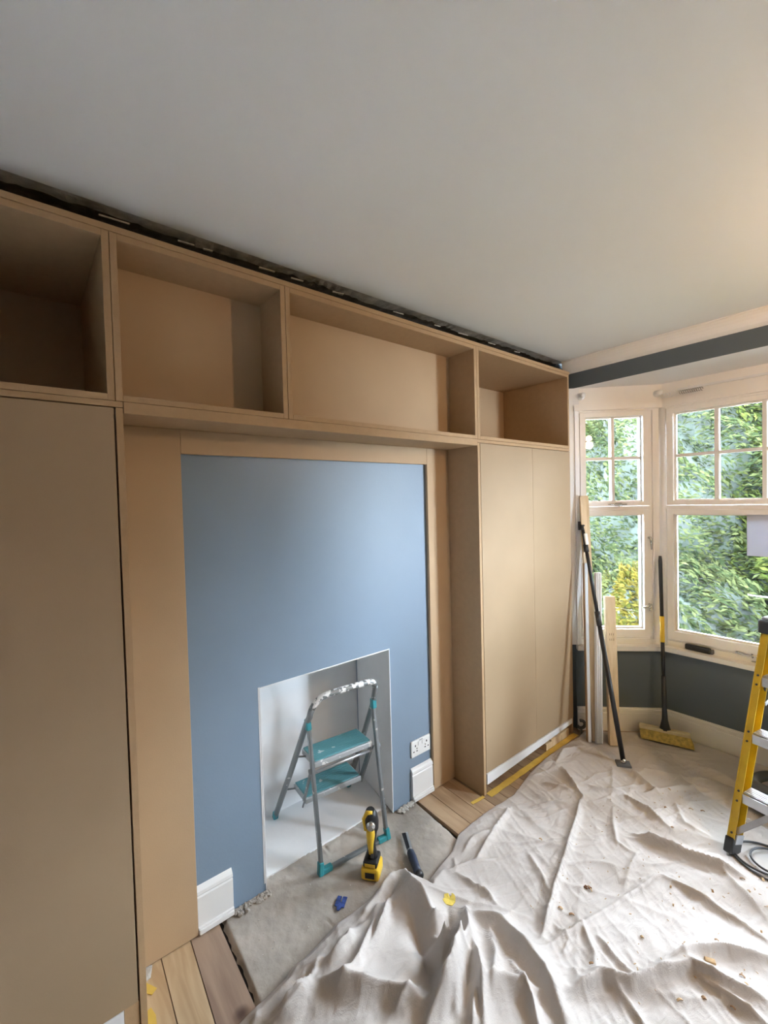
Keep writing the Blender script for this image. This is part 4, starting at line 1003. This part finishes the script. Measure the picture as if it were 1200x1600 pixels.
# top cap
b = nb(); bar(b, yl(-.012, .06, .935), yl(WID+.012, .06, .935), .060, .24, (0, 0, 1), .008); obj('top_cap', b, BLK, t)
b = nb(); bar(b, yl(-.006, .06, .970), yl(WID+.006, .06, .970), .012, .22, (0, 0, 1), .004); obj('top_tray', b, ALU, t)
def yr(u, z): return B0+RR*u+NN*(.16+SL*.93+(.93-z)*.40)+Vector((0, 0, z))
for u_ in (.035, WID-.035):
    b = nb(); bar(b, yr(u_, .05), yr(u_, .92), .030, .045, RR, .003); obj('rear_rail', b, YEL, t)
    b = nb(); bar(b, yr(u_, .009), yr(u_, .055), .040, .050, RR, .005); obj('rear_foot', b, BLK, t)
for z in (.25, .5, .75):
    b = nb(); bar(b, yr(.035, z), yr(WID-.035, z), .016, .030, (0, 0, 1), .002); obj('rear_brace', b, ALU, t)
b = nb(); bar(b, yl(.02, .03, .655), yr(.05, .80), .020, .006, (0, 0, 1)); obj('spreader', b, BLK, t)
b = nb(); bar(b, yl(.03, .03, .60), yr(.06, .70), .014, .004, (0, 0, 1)); obj('spreader', b, ALU, t)

# vacuum hose loop
b = nb(); pts = []
for i in range(72):
    a = math.radians(150)+i/71*math.radians(400); r_ = .20-.03*i/71
    pts.append(Vector((-.36+r_*1.05*math.cos(a), 2.80+r_*math.sin(a), .034+.050*min(1, i/50))))
pts += [Vector((-.22, 2.66, .085)), Vector((-.08, 2.58, .060)), Vector((.12, 2.52, .040)), Vector((.35, 2.55, .034)), Vector((.50, 2.65, .034))]
fine = []
for p, q in zip(pts, pts[1:]):
    for k in range(4): fine.append(p.lerp(q, k/4))
tube(b, fine, [.0245 if k % 2 else .0215 for k in range(len(fine))], 12)
tag(obj('vacuum_hose', b, GREYR, None, (-.36, 2.8, .01)), 'grey corrugated vacuum hose looped on the dust sheet behind the ladder', 'hose')
# cable coil
b = nb(); pts = []
for i in range(110):
    a = math.radians(200)+i/109*math.radians(720+150); r_ = .125-.055*i/109
    pts.append(Vector((-.40+r_*1.0*math.cos(a)+.02*math.sin(i*.09), 2.335+r_*.95*math.sin(a), .0115+.0065*(i/109))))
pts += [Vector((-.30, 2.36, .016)), Vector((-.2, 2.42, .013)), Vector((0, 2.45, .013)), Vector((.25, 2.4, .013))]
tube(b, pts, .0042, 8)
tag(obj('power_cable', b, mat('cable_grey', (.07, .07, .075), .5, bump=.05), None, (-.4, 2.335, .01)), 'thin dark power cable coiled beside the foot of yellow ladder', 'cable')
# cable end by the skirting behind boards
t = thing('pipe_clip', 'small grey coiled hose end by skirting between cabinet and white board', 'fitting', (-1.42, 2.74, .0))
b = nb(); tube(b, arc((-1.405, 2.748, .062), .024, -2.6, 1.9, 16, (.707, .707, 0), (0, 0, 1)), .0095, 10); obj('loop', b, GREYR, t)
b = nb(); tube(b, [(-1.400, 2.742, .0), (-1.403, 2.745, .045)], .008, 8); obj('stem', b, GREYR, t)

# pendant lamp (its reflection shows in the narrow window)
LX, LY, LZ = .48, 1.99, 2.165
t = thing('pendant_lamp', 'bare warm bulb hanging from the ceiling, seen only as reflection in narrow window', 'lamp', (LX, LY, CZ))
b = nb(); lathe(b, [(.045, 0), (.045, -.012), (.015, -.025), (.006, -.030)], Matrix.Translation((LX, LY, CZ-.001))); obj('ceiling_rose', b, PLUG, t)
b = nb(); tube(b, [(LX, LY, CZ-.025), (LX, LY, LZ+.075)], .003, 8); obj('flex', b, PLUG, t)
b = nb(); lathe(b, [(.017, 0), (.019, .03), (.012, .05)], Matrix.Translation((LX, LY, LZ+.030))); obj('lamp_holder', b, PLUG, t)
b = nb(); bmesh.ops.create_uvsphere(b, u_segments=20, v_segments=12, radius=.032, matrix=Matrix.Translation((LX, LY, LZ)))
for f_ in b.faces: f_.smooth = True
obj('bulb', b, BULB, t)
l = bpy.data.lights.new('bulb_light', 'POINT'); l.energy = LAMP_W; l.color = (1, .66, .38); l.shadow_soft_size = .04
lo_ = bpy.data.objects.new('bulb_light', l); C.objects.link(lo_); lo_.parent = t; lo_.location = (0, 0, LZ-CZ-.075)

# ------------------------------------------------------------------ garden
b = nb(); box(b, -14, 10, 3.9, 16, -.9, -.6); g_ = struct('ground', b, GRASS, 'lawn outside the bay')
def leaves(name, c, r, n, m_, size, parent, seed, droop=.5):
    rs = np.random.RandomState(seed)
    d = rs.normal(size=(n, 3)); d /= np.linalg.norm(d, axis=1)[:, None]; d[:, 1] = np.where(rs.rand(n) < .8, -np.abs(d[:, 1]), d[:, 1])
    lump = 1+.16*np.sin(d[:, 0]*9+seed)*np.sin(d[:, 2]*8+2*seed)+.08*np.sin(d[:, 0]*23+d[:, 2]*19)
    rad = lump*(1-.22*rs.rand(n)**2)
    P_ = np.array(c)+d*np.array(r)*rad[:, None]
    keep = P_[:, 2] > -.6; P_ = P_[keep]; d = d[keep]; n = len(P_)
    # clustered sprays hanging in a common direction
    cl = np.floor(P_*3.2).sum(1); ang = rs.normal(0, .45, n)+.5*np.sin(cl*1.7)-.25
    L_ = size*(.6+.8*rs.rand(n)); w_ = L_*(.28+.15*rs.rand(n))
    ax = np.stack([np.cos(ang), rs.normal(0, .35, n), np.sin(ang)-droop*.3], 1); ax /= np.linalg.norm(ax, axis=1)[:, None]
    nr = d*.5+np.stack([rs.normal(0, .4, n), -.4+rs.normal(0, .3, n), .7+rs.normal(0, .3, n)], 1)
    sd = np.cross(ax, nr); sd /= np.linalg.norm(sd, axis=1)[:, None]
    up_ = np.cross(sd, ax)
    V = np.stack([P_-ax*L_[:, None]/2, P_-sd*w_[:, None]/2+up_*.01, P_+ax*L_[:, None]/2, P_+sd*w_[:, None]/2+up_*.01], 1)
    V -= np.array(ORG[parent.name])
    me = bpy.data.meshes.new(name); f = np.arange(n*4, dtype=np.int32)
    me.vertices.add(n*4); me.vertices.foreach_set('co', V.astype(np.float32).ravel())
    me.loops.add(n*4); me.loops.foreach_set('vertex_index', f)
    me.polygons.add(n); me.polygons.foreach_set('loop_start', np.arange(0, n*4, 4, dtype=np.int32)); me.polygons.foreach_set('loop_total', np.full(n, 4, np.int32))
    me.update(calc_edges=True); me.materials.append(m_)
    o = bpy.data.objects.new(name, me); C.objects.link(o); o.parent = parent; o['kind'] = 'stuff'; ORG[o.name] = ORG[parent.name]
def tree(label, c, r, n, m_, size, seed, cat='tree', name='tree'):
    t = thing(name, label, cat, (c[0], c[1], -.6))
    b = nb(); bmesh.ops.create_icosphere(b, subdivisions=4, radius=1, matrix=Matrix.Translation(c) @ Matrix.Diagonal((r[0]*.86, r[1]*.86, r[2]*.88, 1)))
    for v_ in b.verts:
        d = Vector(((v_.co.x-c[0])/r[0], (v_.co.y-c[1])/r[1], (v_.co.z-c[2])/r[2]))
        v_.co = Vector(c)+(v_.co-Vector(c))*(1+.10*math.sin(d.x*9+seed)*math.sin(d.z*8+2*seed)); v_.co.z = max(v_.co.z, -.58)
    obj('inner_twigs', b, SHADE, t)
    b = nb(); tube(b, [(c[0], c[1], -.6), (c[0]+.03, c[1], -.3), (c[0], c[1], .1)], [.09, .07, .06], 10); obj('trunk', b, BARK, t)
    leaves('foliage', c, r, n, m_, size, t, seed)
    return t
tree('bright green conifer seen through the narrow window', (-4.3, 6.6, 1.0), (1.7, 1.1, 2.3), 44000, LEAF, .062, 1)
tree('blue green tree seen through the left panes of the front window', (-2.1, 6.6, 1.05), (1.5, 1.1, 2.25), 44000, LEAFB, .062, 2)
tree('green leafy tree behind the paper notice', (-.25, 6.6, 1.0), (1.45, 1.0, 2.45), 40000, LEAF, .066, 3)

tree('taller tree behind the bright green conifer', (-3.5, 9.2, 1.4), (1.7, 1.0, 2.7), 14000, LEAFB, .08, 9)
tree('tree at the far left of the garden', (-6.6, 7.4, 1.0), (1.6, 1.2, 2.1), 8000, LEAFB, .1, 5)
tree('unseen green tree added right of the others to block sky from the room', (1.6, 6.9, .9), (1.3, 1.0, 2.3), 9000, LEAFB, .1, 4)  # unseen tree, placed to keep direct sky off the left door
tree('added green tree out of frame at the right, blocking sky from the room', (3.4, 6.3, .9), (1.2, 1.0, 2.3), 7000, LEAF, .1, 8)  # added out of frame to widen the sky block
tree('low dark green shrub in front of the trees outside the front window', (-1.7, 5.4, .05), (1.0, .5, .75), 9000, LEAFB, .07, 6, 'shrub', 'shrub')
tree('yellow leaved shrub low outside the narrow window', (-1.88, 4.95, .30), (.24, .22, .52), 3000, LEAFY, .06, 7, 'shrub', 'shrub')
